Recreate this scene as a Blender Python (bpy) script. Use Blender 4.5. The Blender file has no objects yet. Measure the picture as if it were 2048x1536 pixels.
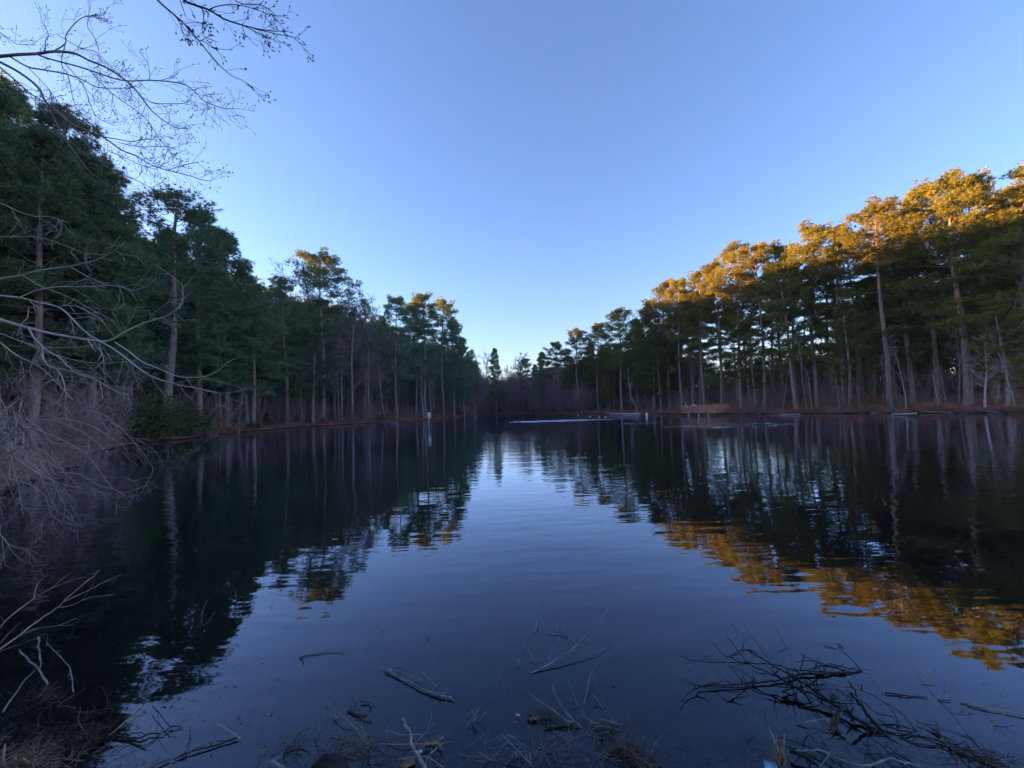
import bpy, math, random
import numpy as np
from mathutils import Vector, Matrix

scn = bpy.context.scene
COL = scn.collection

# ------------------------------------------------------------------ camera
F, EYE = 770.0, 1.8                      # focal length in photo pixels, eye height
PITCH, ROLL, SHIFT = math.radians(2.0), math.radians(1.78), 24.4
r0 = Vector((1, 0, 0)); f0 = Vector((0, math.cos(PITCH), math.sin(PITCH))); u0 = Vector((0, -math.sin(PITCH), math.cos(PITCH)))
CR = r0 * math.cos(ROLL) - u0 * math.sin(ROLL)
CU = r0 * math.sin(ROLL) + u0 * math.cos(ROLL)
CF = f0
cd = bpy.data.cameras.new('camera'); cam = bpy.data.objects.new('camera', cd); COL.objects.link(cam)
cd.sensor_width = 36; cd.lens = 36 * F / 2048; cd.shift_y = SHIFT / 2048
cd.clip_start = 0.05; cd.clip_end = 5000
m = Matrix((CR, CU, -CF)).transposed().to_4x4(); m.translation = (0, 0, EYE)
cam.matrix_world = m
scn.camera = cam

# ------------------------------------------------------------------ light
SUN_EL, SUN_AZ = math.radians(5.7), math.radians(-9.0)   # azimuth: degrees behind due left
S = Vector((-math.cos(SUN_EL) * math.cos(SUN_AZ), -math.cos(SUN_EL) * math.sin(SUN_AZ), math.sin(SUN_EL)))
w = bpy.data.worlds.new('World'); scn.world = w; w.use_nodes = True
nt = w.node_tree; nt.nodes.clear()
sky = nt.nodes.new('ShaderNodeTexSky'); sky.sky_type = 'NISHITA'; sky.sun_disc = False
sky.sun_elevation = SUN_EL; sky.sun_rotation = math.atan2(S.x, S.y)
sky.air_density = 1.0; sky.dust_density = 0.8; sky.ozone_density = 3.0
tint = nt.nodes.new('ShaderNodeMix'); tint.data_type = 'RGBA'; tint.blend_type = 'MULTIPLY'
tint.inputs[0].default_value = 1; tint.inputs[7].default_value = (1.02, 0.93, 1.08, 1)
bg = nt.nodes.new('ShaderNodeBackground'); bg.inputs[1].default_value = 0.056
out = nt.nodes.new('ShaderNodeOutputWorld')
nt.links.new(sky.outputs[0], tint.inputs[6]); nt.links.new(tint.outputs[2], bg.inputs[0]); nt.links.new(bg.outputs[0], out.inputs[0])
sl = bpy.data.lights.new('sun', 'SUN'); sl.energy = 5.0; sl.angle = math.radians(0.5); sl.color = (1.0, 0.42, 0.10)
so = bpy.data.objects.new('sun', sl); COL.objects.link(so); so.rotation_euler = S.to_track_quat('Z', 'Y').to_euler()
scn.view_settings.view_transform = 'Standard'; scn.view_settings.look = 'None'
scn.view_settings.exposure = 3.48; scn.view_settings.gamma = 1
scn.cycles.max_bounces = 6; scn.cycles.transparent_max_bounces = 8; scn.cycles.diffuse_bounces = 3

# ------------------------------------------------------------------ pixel to world
def ray(x, y):
    return (CF * F + CR * (x - 1024) + CU * (768 - y + SHIFT)).normalized()
def W(x, y, h=0.0):                       # where the ray through a pixel meets the level z = h
    d = ray(x, y); t = (h - EYE) / d.z
    return Vector((0, 0, EYE)) + d * t
def D(x, y, Y):                           # the point on the ray at forward distance Y
    d = ray(x, y); return Vector((0, 0, EYE)) + d * (Y / d.y)
def PX(p):                                # world to pixel
    v = Vector(p) - Vector((0, 0, EYE)); z = v.dot(CF)
    return 1024 + F * v.dot(CR) / z, 768 + SHIFT - F * v.dot(CU) / z

# ------------------------------------------------------------------ materials
def mat(name, c1, c2=None, scale=3.0, rough=0.8, detail=4, obj_var=0.0, spec=0.2, bump=0.0, stretch=None, metallic=0, transl=0.0):
    M = bpy.data.materials.new(name); M.use_nodes = True; n = M.node_tree; b = n.nodes['Principled BSDF']
    b.inputs['Roughness'].default_value = rough; b.inputs['Specular IOR Level'].default_value = spec; b.inputs['Metallic'].default_value = metallic
    tc = n.nodes.new('ShaderNodeTexCoord'); mp = n.nodes.new('ShaderNodeMapping'); n.links.new(tc.outputs['Object'], mp.inputs[0])
    if stretch: mp.inputs['Scale'].default_value = stretch
    nz = n.nodes.new('ShaderNodeTexNoise'); nz.inputs['Scale'].default_value = scale; nz.inputs['Detail'].default_value = detail; nz.inputs['Roughness'].default_value = 0.65
    n.links.new(mp.outputs[0], nz.inputs['Vector'])
    rp = n.nodes.new('ShaderNodeMapRange'); rp.inputs[1].default_value = 0.3; rp.inputs[2].default_value = 0.7
    n.links.new(nz.outputs[0], rp.inputs[0])
    mx = n.nodes.new('ShaderNodeMix'); mx.data_type = 'RGBA'
    mx.inputs[6].default_value = (*c1, 1); mx.inputs[7].default_value = (*(c2 or c1), 1); n.links.new(rp.outputs[0], mx.inputs[0])
    src = mx.outputs[2]
    if obj_var:
        oi = n.nodes.new('ShaderNodeObjectInfo'); mr = n.nodes.new('ShaderNodeMapRange')
        mr.inputs[3].default_value = 1 - obj_var; mr.inputs[4].default_value = 1 + obj_var; n.links.new(oi.outputs['Random'], mr.inputs[0])
        hs = n.nodes.new('ShaderNodeHueSaturation'); n.links.new(mr.outputs[0], hs.inputs['Value']); n.links.new(src, hs.inputs['Color'])
        m2 = n.nodes.new('ShaderNodeMapRange'); m2.inputs[3].default_value = 0.5 - obj_var * 0.06; m2.inputs[4].default_value = 0.5 + obj_var * 0.05
        ml = n.nodes.new('ShaderNodeMath'); ml.operation = 'FRACT'; mm = n.nodes.new('ShaderNodeMath'); mm.operation = 'MULTIPLY'; mm.inputs[1].default_value = 7.3
        n.links.new(oi.outputs['Random'], mm.inputs[0]); n.links.new(mm.outputs[0], ml.inputs[0]); n.links.new(ml.outputs[0], m2.inputs[0]); n.links.new(m2.outputs[0], hs.inputs['Hue'])
        src = hs.outputs[0]
    n.links.new(src, b.inputs['Base Color'])
    if bump:
        bp = n.nodes.new('ShaderNodeBump'); bp.inputs['Distance'].default_value = bump; bp.inputs['Strength'].default_value = 1
        n.links.new(nz.outputs[0], bp.inputs['Height']); n.links.new(bp.outputs[0], b.inputs['Normal'])
    if transl:
        tr = n.nodes.new('ShaderNodeBsdfTranslucent'); ms = n.nodes.new('ShaderNodeMixShader'); ms.inputs[0].default_value = transl
        n.links.new(src, tr.inputs[0]); n.links.new(b.outputs[0], ms.inputs[1]); n.links.new(tr.outputs[0], ms.inputs[2])
        n.links.new(ms.outputs[0], n.nodes['Material Output'].inputs[0])
    return M

MT = {
 'needles': mat('pine needles', (0.110, 0.145, 0.030), (0.215, 0.215, 0.042), 0.7, 0.7, 3, 0.22, transl=0.25),  # sunlit gold of the right shore put into the needle colour
 'needles_shade': mat('shade toned pine needles', (0.115, 0.200, 0.110), (0.195, 0.270, 0.120), 0.7, 0.7, 3, 0.22, transl=0.25),  # left and far shores' shade tone put into a copy of the needle colour
 'pine_bark': mat('pine bark', (0.13, 0.095, 0.08), (0.36, 0.27, 0.22), 2.2, 0.9, 6, 0.2, bump=0.03, stretch=(3, 3, 0.7)),
 'bare_bark': mat('bare tree bark', (0.13, 0.105, 0.10), (0.36, 0.31, 0.28), 2.5, 0.9, 5, 0.25, stretch=(2, 2, 0.8)),
 'pale_bark': mat('pale bark', (0.28, 0.25, 0.22), (0.52, 0.48, 0.44), 6, 0.85, 5, 0.1, bump=0.003),
 'twigs': mat('winter twigs', (0.24, 0.155, 0.145), (0.40, 0.28, 0.26), 2, 0.9, 3, 0.25),
 'brush': mat('brown brush', (0.19, 0.125, 0.115), (0.35, 0.24, 0.22), 2, 0.9, 3, 0.25),
 'red_twigs': mat('russet twigs', (0.20, 0.075, 0.05), (0.34, 0.15, 0.10), 2, 0.9, 3, 0.2),
 'tan_stems': mat('tan stems', (0.22, 0.17, 0.145), (0.44, 0.36, 0.31), 6, 0.85, 4, 0.1),
 'dark_bark': mat('dark wet bark', (0.010, 0.008, 0.007), (0.045, 0.033, 0.029), 14, 0.75, 5, bump=0.003),
 'grey_stick': mat('weathered grey stick', (0.09, 0.075, 0.068), (0.34, 0.30, 0.27), 14, 0.8, 5, bump=0.003),
 'speckled': mat('flaking bark', (0.04, 0.03, 0.027), (0.42, 0.37, 0.32), 34, 0.8, 3, bump=0.003),
 'brown_stick': mat('brown wet stick', (0.045, 0.028, 0.02), (0.16, 0.10, 0.07), 14, 0.8, 5, bump=0.003),
 'straw': mat('dead straw', (0.16, 0.10, 0.06), (0.42, 0.29, 0.18), 16, 0.8, 4),
 'leaf': mat('dead oak leaf', (0.16, 0.085, 0.045), (0.34, 0.20, 0.11), 20, 0.7, 4),
 'evergreen': mat('evergreen shrub leaves', (0.055, 0.09, 0.028), (0.12, 0.15, 0.045), 1.5, 0.6, 3, 0.2, transl=0.2),
 'deck': mat('red brown deck timber', (0.44, 0.19, 0.125), (0.60, 0.31, 0.21), 3, 0.8, 5),
 'piling': mat('pale piling', (0.42, 0.40, 0.36), (0.62, 0.58, 0.52), 3, 0.8, 4),
 'white': mat('white plastic', (0.72, 0.72, 0.72), (0.82, 0.82, 0.82), 5, 0.5, 3),
 'black': mat('black paint', (0.02, 0.02, 0.02), (0.03, 0.03, 0.03), 5, 0.6, 3),
 'metal': mat('galvanised steel', (0.45, 0.46, 0.47), (0.6, 0.6, 0.6), 5, 0.45, 3, metallic=0.3),
 'teal': mat('teal plastic', (0.12, 0.42, 0.45), (0.45, 0.65, 0.68), 22, 0.35, 3),
 'skin': mat('skin', (0.50, 0.30, 0.22), (0.55, 0.34, 0.25), 20, 0.6, 2),
 'cloth_white': mat('white cotton', (0.70, 0.69, 0.66), (0.80, 0.78, 0.75), 12, 0.9, 3),
 'cloth_grey': mat('pale grey fleece', (0.42, 0.40, 0.42), (0.54, 0.52, 0.53), 12, 0.9, 3),
 'cloth_dark': mat('dark denim', (0.03, 0.035, 0.055), (0.05, 0.055, 0.08), 12, 0.9, 3),
 'stone': mat('shore stone', (0.07, 0.055, 0.05), (0.17, 0.14, 0.125), 4, 0.9, 5, bump=0.03),
}

# ------------------------------------------------------------------ mesh building
class MB:
    def __init__(s): s.v = []; s.t = []; s.q = []; s.n = 0
    def add(s, v, t=None, q=None):
        v = np.asarray(v, dtype=np.float32).reshape(-1, 3)
        if t is not None and len(t): s.t.append(np.asarray(t, dtype=np.int32).reshape(-1, 3) + s.n)
        if q is not None and len(q): s.q.append(np.asarray(q, dtype=np.int32).reshape(-1, 4) + s.n)
        s.v.append(v); s.n += len(v)
    def tube(s, pts, rad, sides=4, cap=False):
        P = np.array([tuple(p) for p in pts], dtype=np.float64); n = len(P)
        R = np.interp(np.arange(n), np.linspace(0, n - 1, len(rad)), rad) if hasattr(rad, '__len__') else np.full(n, rad)
        T = np.empty_like(P); T[1:-1] = P[2:] - P[:-2]; T[0] = P[1] - P[0]; T[-1] = P[-1] - P[-2]
        T /= np.linalg.norm(T, axis=1)[:, None] + 1e-9
        m = P[-1] - P[0]; ref = np.array([0, 0, 1.0]) if abs(m[2]) < 0.8 * np.linalg.norm(m) else np.array([1.0, 0, 0])
        N = np.cross(T, ref); N /= np.linalg.norm(N, axis=1)[:, None] + 1e-9; B = np.cross(T, N)
        a = np.arange(sides) * 2 * math.pi / sides
        V = P[:, None] + R[:, None, None] * (np.cos(a)[None, :, None] * N[:, None] + np.sin(a)[None, :, None] * B[:, None])
        i = np.arange(n - 1)[:, None] * sides; j = np.arange(sides)[None]; k = (j + 1) % sides
        q = np.stack([i + j, i + k, i + k + sides, i + j + sides], -1).reshape(-1, 4)
        V = V.reshape(-1, 3); t = None
        if cap:
            c = len(V); V = np.vstack([V, P[0], P[-1]]); l = (n - 1) * sides
            t = [(c, (b + 1) % sides, b) for b in range(sides)] + [(c + 1, l + b, l + (b + 1) % sides) for b in range(sides)]
        s.add(V, t, q)
    def box(s, c, size, rot=0.0):
        x, y, z = [d / 2 for d in size]; ca, sa = math.cos(rot), math.sin(rot)
        V = [(c[0] + a * x * ca - b * y * sa, c[1] + a * x * sa + b * y * ca, c[2] + e * z) for a in (-1, 1) for b in (-1, 1) for e in (-1, 1)]
        s.add(V, q=[(0, 1, 3, 2), (4, 6, 7, 5), (0, 4, 5, 1), (2, 3, 7, 6), (0, 2, 6, 4), (1, 5, 7, 3)])
    def bar(s, a, b, wd, ht):                # a board between two points
        a = Vector(a); b = Vector(b); c = (a + b) / 2; l = (b - a)
        s.box(c, (l.length, wd, ht), math.atan2(l.y, l.x))
    def mesh(s, name, material=None, smooth=False):
        me = bpy.data.meshes.new(name); V = np.vstack(s.v)
        t = np.vstack(s.t) if s.t else np.zeros((0, 3), np.int32); q = np.vstack(s.q) if s.q else np.zeros((0, 4), np.int32)
        me.vertices.add(len(V)); me.vertices.foreach_set('co', V.ravel())
        L = np.concatenate([t.ravel(), q.ravel()]).astype(np.int32); me.loops.add(len(L)); me.loops.foreach_set('vertex_index', L)
        st = np.concatenate([np.arange(len(t)) * 3, len(t) * 3 + np.arange(len(q)) * 4]).astype(np.int32)
        me.polygons.add(len(st)); me.polygons.foreach_set('loop_start', st)
        try: me.polygons.foreach_set('loop_total', np.concatenate([np.full(len(t), 3), np.full(len(q), 4)]).astype(np.int32))
        except Exception: pass
        if smooth: me.polygons.foreach_set('use_smooth', np.ones(len(st), dtype=bool))
        me.update(calc_edges=True)
        if material: me.materials.append(material)
        return me
    def build(s, name, material, parent=None, smooth=False):
        o = bpy.data.objects.new(name, s.mesh(name, material, smooth)); COL.objects.link(o)
        if parent: o.parent = parent
        return o

def tag(o, label=None, cat=None, group=None, kind=None):
    if label: o['label'] = label
    if cat: o['category'] = cat
    if group: o['group'] = group
    if kind: o['kind'] = kind
    return o
def empty(name, loc=(0, 0, 0)):
    o = bpy.data.objects.new(name, None); COL.objects.link(o); o.location = loc; o.empty_display_size = 0.2
    return o
def unit_rows(v): return v / np.linalg.norm(v, axis=1)[:, None]
def unit(v):
    v = np.asarray(v, float); return v / (np.linalg.norm(v) + 1e-9)

# ------------------------------------------------------------------ lake outline
shore_px = [(200, 905), (300, 887), (400, 874), (500, 863), (600, 854), (700, 848), (800, 842.5), (860, 839), (905, 836), (945, 832), (975, 830),
            (1010, 829), (1060, 828), (1110, 827.6), (1180, 827.2), (1250, 827), (1300, 827), (1350, 827.6), (1400, 827.4), (1460, 827.5), (1530, 827),
            (1600, 827), (1680, 827), (1750, 826.5), (1850, 826.5), (1950, 826), (2048, 826)]
lake = [(W(x, y).x, W(x, y).y) for x, y in shore_px]
lake += [(58, 33), (66, 22), (60, 6), (40, -6), (20, -3), (8, 0.2), (4, 1.25), (2.2, 1.5), (0.8, 1.55), (-0.4, 1.6), (-1.3, 1.7), (-2.2, 1.8), (-3.1, 1.95), (-4.6, 2.5), (-6.6, 3.9), (-9, 5.9), (-12, 8.6), (-15.5, 13)]
def refine(poly, step=2.0):
    out = []
    rr = random.Random(5)
    for i in range(len(poly)):
        a, b = np.array(poly[i]), np.array(poly[(i + 1) % len(poly)]); L = np.linalg.norm(b - a)
        dist = min(np.hypot(*a), np.hypot(*b)); st = max(0.5, min(3.0, dist * 0.06)); n = max(1, int(L / st))
        nrm = np.array([-(b - a)[1], (b - a)[0]]) / (L + 1e-9)
        for k in range(n):
            out.append(a + (b - a) * k / n + nrm * rr.uniform(-1, 1) * st * 0.26)
    return np.array(out)
LP = refine(lake)
def lake_dist(X, Y):                      # signed distance, positive on land
    X = np.asarray(X, float).ravel(); Y = np.asarray(Y, float).ravel()
    if len(X) <= 64:
        A = LP[None]; E = np.roll(LP, -1, 0)[None] - A; q = np.stack([X, Y], -1)[:, None] - A
        t = np.clip((q * E).sum(-1) / ((E * E).sum(-1) + 1e-9), 0, 1); dd = np.sqrt(((q - t[..., None] * E) ** 2).sum(-1)).min(1)
        ay, by = A[..., 1], A[..., 1] + E[..., 1]; yy = Y[:, None]
        xi = A[..., 0] + (yy - ay) * E[..., 0] / np.where(E[..., 1] == 0, 1e-9, E[..., 1])
        ins = (((ay > yy) != (by > yy)) & (X[:, None] < xi)).sum(1) % 2 == 1
        return np.where(ins, -dd, dd)
    A = LP; Bp = np.roll(LP, -1, 0); best = np.full(X.shape, 1e9); inside = np.zeros(X.shape, bool)
    for a, b in zip(A, Bp):
        dx, dy = b - a; t = np.clip(((X - a[0]) * dx + (Y - a[1]) * dy) / (dx * dx + dy * dy + 1e-9), 0, 1)
        best = np.minimum(best, (X - a[0] - t * dx) ** 2 + (Y - a[1] - t * dy) ** 2)
        c = (a[1] > Y) != (b[1] > Y)
        with np.errstate(divide='ignore', invalid='ignore'):
            xi = a[0] + (Y - a[1]) * dx / (dy if dy else 1e-9)
        inside ^= c & (X < xi)
    d = np.sqrt(best); return np.where(inside, -d, d)
def ground_z(X, Y, d=None):
    X = np.asarray(X, float); Y = np.asarray(Y, float)
    if d is None: d = lake_dist(X, Y).reshape(X.shape)
    dd = np.maximum(d, 0)
    z = 0.22 * (1 - np.exp(-dd / 0.35)) + 0.085 * np.minimum(dd, 28) + 0.02 * np.clip(dd - 28, 0, 120)
    z += np.minimum(dd, 4) * 0.03 * (np.sin(X * 0.31 + 1) * np.cos(Y * 0.27) + 0.5 * np.sin(X * 0.9 + Y * 0.7))
    u = -np.minimum(d, 0)
    zb = -0.05 - 0.22 * np.minimum(u, 5) - 0.03 * np.clip(u - 5, 0, 30)
    near = np.exp(-(X ** 2 + Y ** 2) / 30.0)
    z = z * (1 - 0.55 * near)
    return np.where(d >= 0, z, zb)
def gz(x, y): return float(ground_z(np.array([x]), np.array([y]))[0])

def axis(lo, hi, c, n, k=4.2):
    t = np.linspace(-1, 1, n); s = np.sinh(t * k) / np.sinh(k)
    return np.where(s < 0, c + s * (c - lo), c + s * (hi - c))
gx = axis(-1500, 1500, 0, 380, 5.2); gy = axis(-900, 2200, 3, 400, 5.2)
GX, GY = np.meshgrid(gx, gy)
GD = lake_dist(GX, GY).reshape(GX.shape); GZ = ground_z(GX, GY, GD)
g = MB(); nx, ny = len(gx), len(gy)
ii = (np.arange(ny - 1)[:, None] * nx + np.arange(nx - 1)[None]).ravel()
g.add(np.stack([GX, GY, GZ], -1), q=np.stack([ii, ii + 1, ii + 1 + nx, ii + nx], -1))

def ground_material():
    M = bpy.data.materials.new('leaf litter ground'); M.use_nodes = True; n = M.node_tree; b = n.nodes['Principled BSDF']
    b.inputs['Roughness'].default_value = 0.95; b.inputs['Specular IOR Level'].default_value = 0.1
    tc = n.nodes.new('ShaderNodeTexCoord')
    def noise(sc, det=6):
        z = n.nodes.new('ShaderNodeTexNoise'); z.inputs['Scale'].default_value = sc; z.inputs['Detail'].default_value = det; z.inputs['Roughness'].default_value = 0.7
        n.links.new(tc.outputs['Object'], z.inputs['Vector']); return z
    n1, n2, n3 = noise(0.25), noise(2.2), noise(14)
    def ramp(src, a, c1, bb, c2):
        r = n.nodes.new('ShaderNodeValToRGB'); r.color_ramp.elements[0].position = a; r.color_ramp.elements[0].color = (*c1, 1)
        r.color_ramp.elements[1].position = bb; r.color_ramp.elements[1].color = (*c2, 1); n.links.new(src, r.inputs[0]); return r
    ra = ramp(n2.outputs[0], 0.35, (0.25, 0.085, 0.045), 0.65, (0.52, 0.21, 0.11))
    rb = ramp(n3.outputs[0], 0.4, (0.10, 0.05, 0.03), 0.62, (0.34, 0.19, 0.11))
    mx = n.nodes.new('ShaderNodeMix'); mx.data_type = 'RGBA'; mx.inputs[0].default_value = 0.4
    n.links.new(ra.outputs[0], mx.inputs[6]); n.links.new(rb.outputs[0], mx.inputs[7])
    # lake bed: dark mud below the water line
    sp = n.nodes.new('ShaderNodeSeparateXYZ'); n.links.new(tc.outputs['Object'], sp.inputs[0])
    mr = n.nodes.new('ShaderNodeMapRange'); mr.inputs[1].default_value = 0.04; mr.inputs[2].default_value = 0.14; n.links.new(sp.outputs[2], mr.inputs[0])
    m2 = n.nodes.new('ShaderNodeMix'); m2.data_type = 'RGBA'; m2.inputs[6].default_value = (0.018, 0.014, 0.012, 1)
    n.links.new(mr.outputs[0], m2.inputs[0]); n.links.new(mx.outputs[2], m2.inputs[7]); n.links.new(m2.outputs[2], b.inputs['Base Color'])
    bp = n.nodes.new('ShaderNodeBump'); bp.inputs['Distance'].default_value = 0.05; n.links.new(n3.outputs[0], bp.inputs['Height']); n.links.new(bp.outputs[0], b.inputs['Normal'])
    return M
tag(g.build('ground', ground_material(), smooth=True), kind='structure')

def water_material():
    M = bpy.data.materials.new('dark still lake water'); M.use_nodes = True; n = M.node_tree; n.nodes.clear()
    o = n.nodes.new('ShaderNodeOutputMaterial'); tc = n.nodes.new('ShaderNodeTexCoord')
    def noise(sc, st, det=2, rot=0.0):
        mp = n.nodes.new('ShaderNodeMapping'); mp.inputs['Scale'].default_value = st; mp.inputs['Rotation'].default_value = (0, 0, rot); n.links.new(tc.outputs['Object'], mp.inputs[0])
        z = n.nodes.new('ShaderNodeTexNoise'); z.inputs['Scale'].default_value = sc; z.inputs['Detail'].default_value = det; z.inputs['Roughness'].default_value = 0.5
        n.links.new(mp.outputs[0], z.inputs['Vector']); return z.outputs[0]
    def math_(op, a, b):
        x = n.nodes.new('ShaderNodeMath'); x.operation = op
        for i, v in enumerate((a, b)):
            if isinstance(v, (int, float)): x.inputs[i].default_value = v
            else: n.links.new(v, x.inputs[i])
        return x.outputs[0]
    patch = noise(0.06, (1, 1, 1), 3)
    mr = n.nodes.new('ShaderNodeMapRange'); mr.inputs[1].default_value = 0.38; mr.inputs[2].default_value = 0.62; mr.inputs[3].default_value = 0.25; mr.inputs[4].default_value = 1.0
    n.links.new(patch, mr.inputs[0])
    h = math_('ADD', math_('MULTIPLY', noise(1.3, (0.35, 1, 1), 2, 0.12), 0.016), math_('MULTIPLY', noise(4.5, (0.3, 1, 1), 2, -0.15), 0.0085))
    h = math_('MULTIPLY', h, mr.outputs[0])
    # two patches of wind-ruffled water
    sp = n.nodes.new('ShaderNodeSeparateXYZ'); n.links.new(tc.outputs['Object'], sp.inputs[0])
    tot = None
    for (x, y, rx, ry) in ((1135, 841.0, 8.5, 4.5), (1450, 851, 5.6, 3.0), (1290, 846, 3.0, 0.8)):
        c = W(x, y)
        ex = math_('DIVIDE', math_('SUBTRACT', sp.outputs[0], c.x), rx); ey = math_('DIVIDE', math_('SUBTRACT', sp.outputs[1], c.y), ry)
        q = math_('SUBTRACT', 1.0, math_('ADD', math_('MULTIPLY', ex, ex), math_('MULTIPLY', ey, ey)))
        q = math_('ADD', q, math_('MULTIPLY', math_('SUBTRACT', noise(0.5, (1, 1, 1), 3), 0.5), 2.2))
        k = n.nodes.new('ShaderNodeMapRange'); k.inputs[1].default_value = 0.0; k.inputs[2].default_value = 0.7; n.links.new(q, k.inputs[0])
        tot = k.outputs[0] if tot is None else math_('MAXIMUM', tot, k.outputs[0])
    bp = n.nodes.new('ShaderNodeBump'); bp.inputs['Distance'].default_value = 1.0; bp.inputs['Strength'].default_value = 1.0; n.links.new(h, bp.inputs['Height'])
    amp = math_('ADD', math_('MULTIPLY', mr.outputs[0], 0.035), math_('MULTIPLY', tot, 0.5))
    cn = n.nodes.new('ShaderNodeTexNoise'); cn.inputs['Scale'].default_value = 9; cn.inputs['Detail'].default_value = 3; n.links.new(tc.outputs['Object'], cn.inputs['Vector'])
    vs = n.nodes.new('ShaderNodeVectorMath'); vs.operation = 'SUBTRACT'; n.links.new(cn.outputs['Color'], vs.inputs[0]); vs.inputs[1].default_value = (.5, .5, .5)
    vm = n.nodes.new('ShaderNodeVectorMath'); vm.operation = 'SCALE'; n.links.new(vs.outputs[0], vm.inputs[0]); n.links.new(amp, vm.inputs['Scale'])
    cb = n.nodes.new('ShaderNodeCombineXYZ'); n.links.new(math_('MULTIPLY', math_('MULTIPLY', noise(3, (0.3, 1, 1), 3), tot), -0.5), cb.inputs[1])
    vb = n.nodes.new('ShaderNodeVectorMath'); vb.operation = 'ADD'; n.links.new(vm.outputs[0], vb.inputs[0]); n.links.new(cb.outputs[0], vb.inputs[1]); vm = vb
    ge = n.nodes.new('ShaderNodeNewGeometry'); va = n.nodes.new('ShaderNodeVectorMath'); va.operation = 'ADD'; n.links.new(ge.outputs['Normal'], va.inputs[0]); n.links.new(vm.outputs[0], va.inputs[1])
    vn = n.nodes.new('ShaderNodeVectorMath'); vn.operation = 'NORMALIZE'; n.links.new(va.outputs[0], vn.inputs[0]); n.links.new(vn.outputs[0], bp.inputs['Normal'])
    fr = n.nodes.new('ShaderNodeFresnel'); fr.inputs[0].default_value = 1.34; n.links.new(bp.outputs[0], fr.inputs[1])
    gl = n.nodes.new('ShaderNodeBsdfGlossy'); gl.inputs['Roughness'].default_value = 0.012; gl.inputs[0].default_value = (0.78, 0.84, 1.0, 1); n.links.new(bp.outputs[0], gl.inputs['Normal'])
    tr = n.nodes.new('ShaderNodeBsdfTransparent'); tr.inputs[0].default_value = (0.46, 0.42, 0.36, 1)
    mu = n.nodes.new('ShaderNodeBsdfDiffuse'); mu.inputs[0].default_value = (0.011, 0.009, 0.011, 1)      # silt hanging in the water
    my = n.nodes.new('ShaderNodeMixShader'); my.inputs[0].default_value = 0.5; n.links.new(tr.outputs[0], my.inputs[1]); n.links.new(mu.outputs[0], my.inputs[2])
    mx = n.nodes.new('ShaderNodeMixShader'); n.links.new(math_('MINIMUM', math_('MULTIPLY', fr.outputs[0], 1.95), 1.0), mx.inputs[0]); n.links.new(my.outputs[0], mx.inputs[1]); n.links.new(gl.outputs[0], mx.inputs[2])
    n.links.new(mx.outputs[0], o.inputs[0]); return M
wm = MB(); x0, x1, y0, y1 = LP[:, 0].min() - 2, LP[:, 0].max() + 2, LP[:, 1].min() - 2, LP[:, 1].max() + 2
wm.add([(x0, y0, 0), (x1, y0, 0), (x1, y1, 0), (x0, y1, 0)], q=[(0, 1, 2, 3)])
tag(wm.build('water', water_material()), kind='structure')

# ------------------------------------------------------------------ trees
def wander(rng, p, d, L, n, wob, up=0.0):
    pts = [np.array(p, float)]; d = unit(d)
    for i in range(n):
        d = unit(d + rng.normal(0, wob, 3) + np.array([0, 0, up]))
        pts.append(pts[-1] + d * L / n)
    return pts
def along(pts, t):
    f = t * (len(pts) - 1); i = min(int(f), len(pts) - 2); return pts[i] + (pts[i + 1] - pts[i]) * (f - i)
def perp(rng, d, ang):
    r = rng.normal(0, 1, 3); r -= d * np.dot(r, d); r = unit(r); return d * math.cos(ang) + r * math.sin(ang)

def puff(mb, rng, centres, dirs, nb=6, L=0.31, wd=0.040):
    """a tuft of needles at every centre: nb thin blades fanning round its direction"""
    n = len(centres); C = np.repeat(centres, nb, 0); Dr = np.repeat(dirs, nb, 0)
    r = rng.normal(0, 0.75, C.shape); d = Dr + r; d /= np.linalg.norm(d, axis=1)[:, None]
    l = L * rng.uniform(0.6, 1.15, (len(C), 1)); s = np.cross(d, rng.normal(0, 1, C.shape)); s /= np.linalg.norm(s, axis=1)[:, None]
    V = np.stack([C - s * wd / 2, C + s * wd / 2, C + d * l], 1).reshape(-1, 3)
    mb.add(V, t=np.arange(len(V)).reshape(-1, 3))

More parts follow.
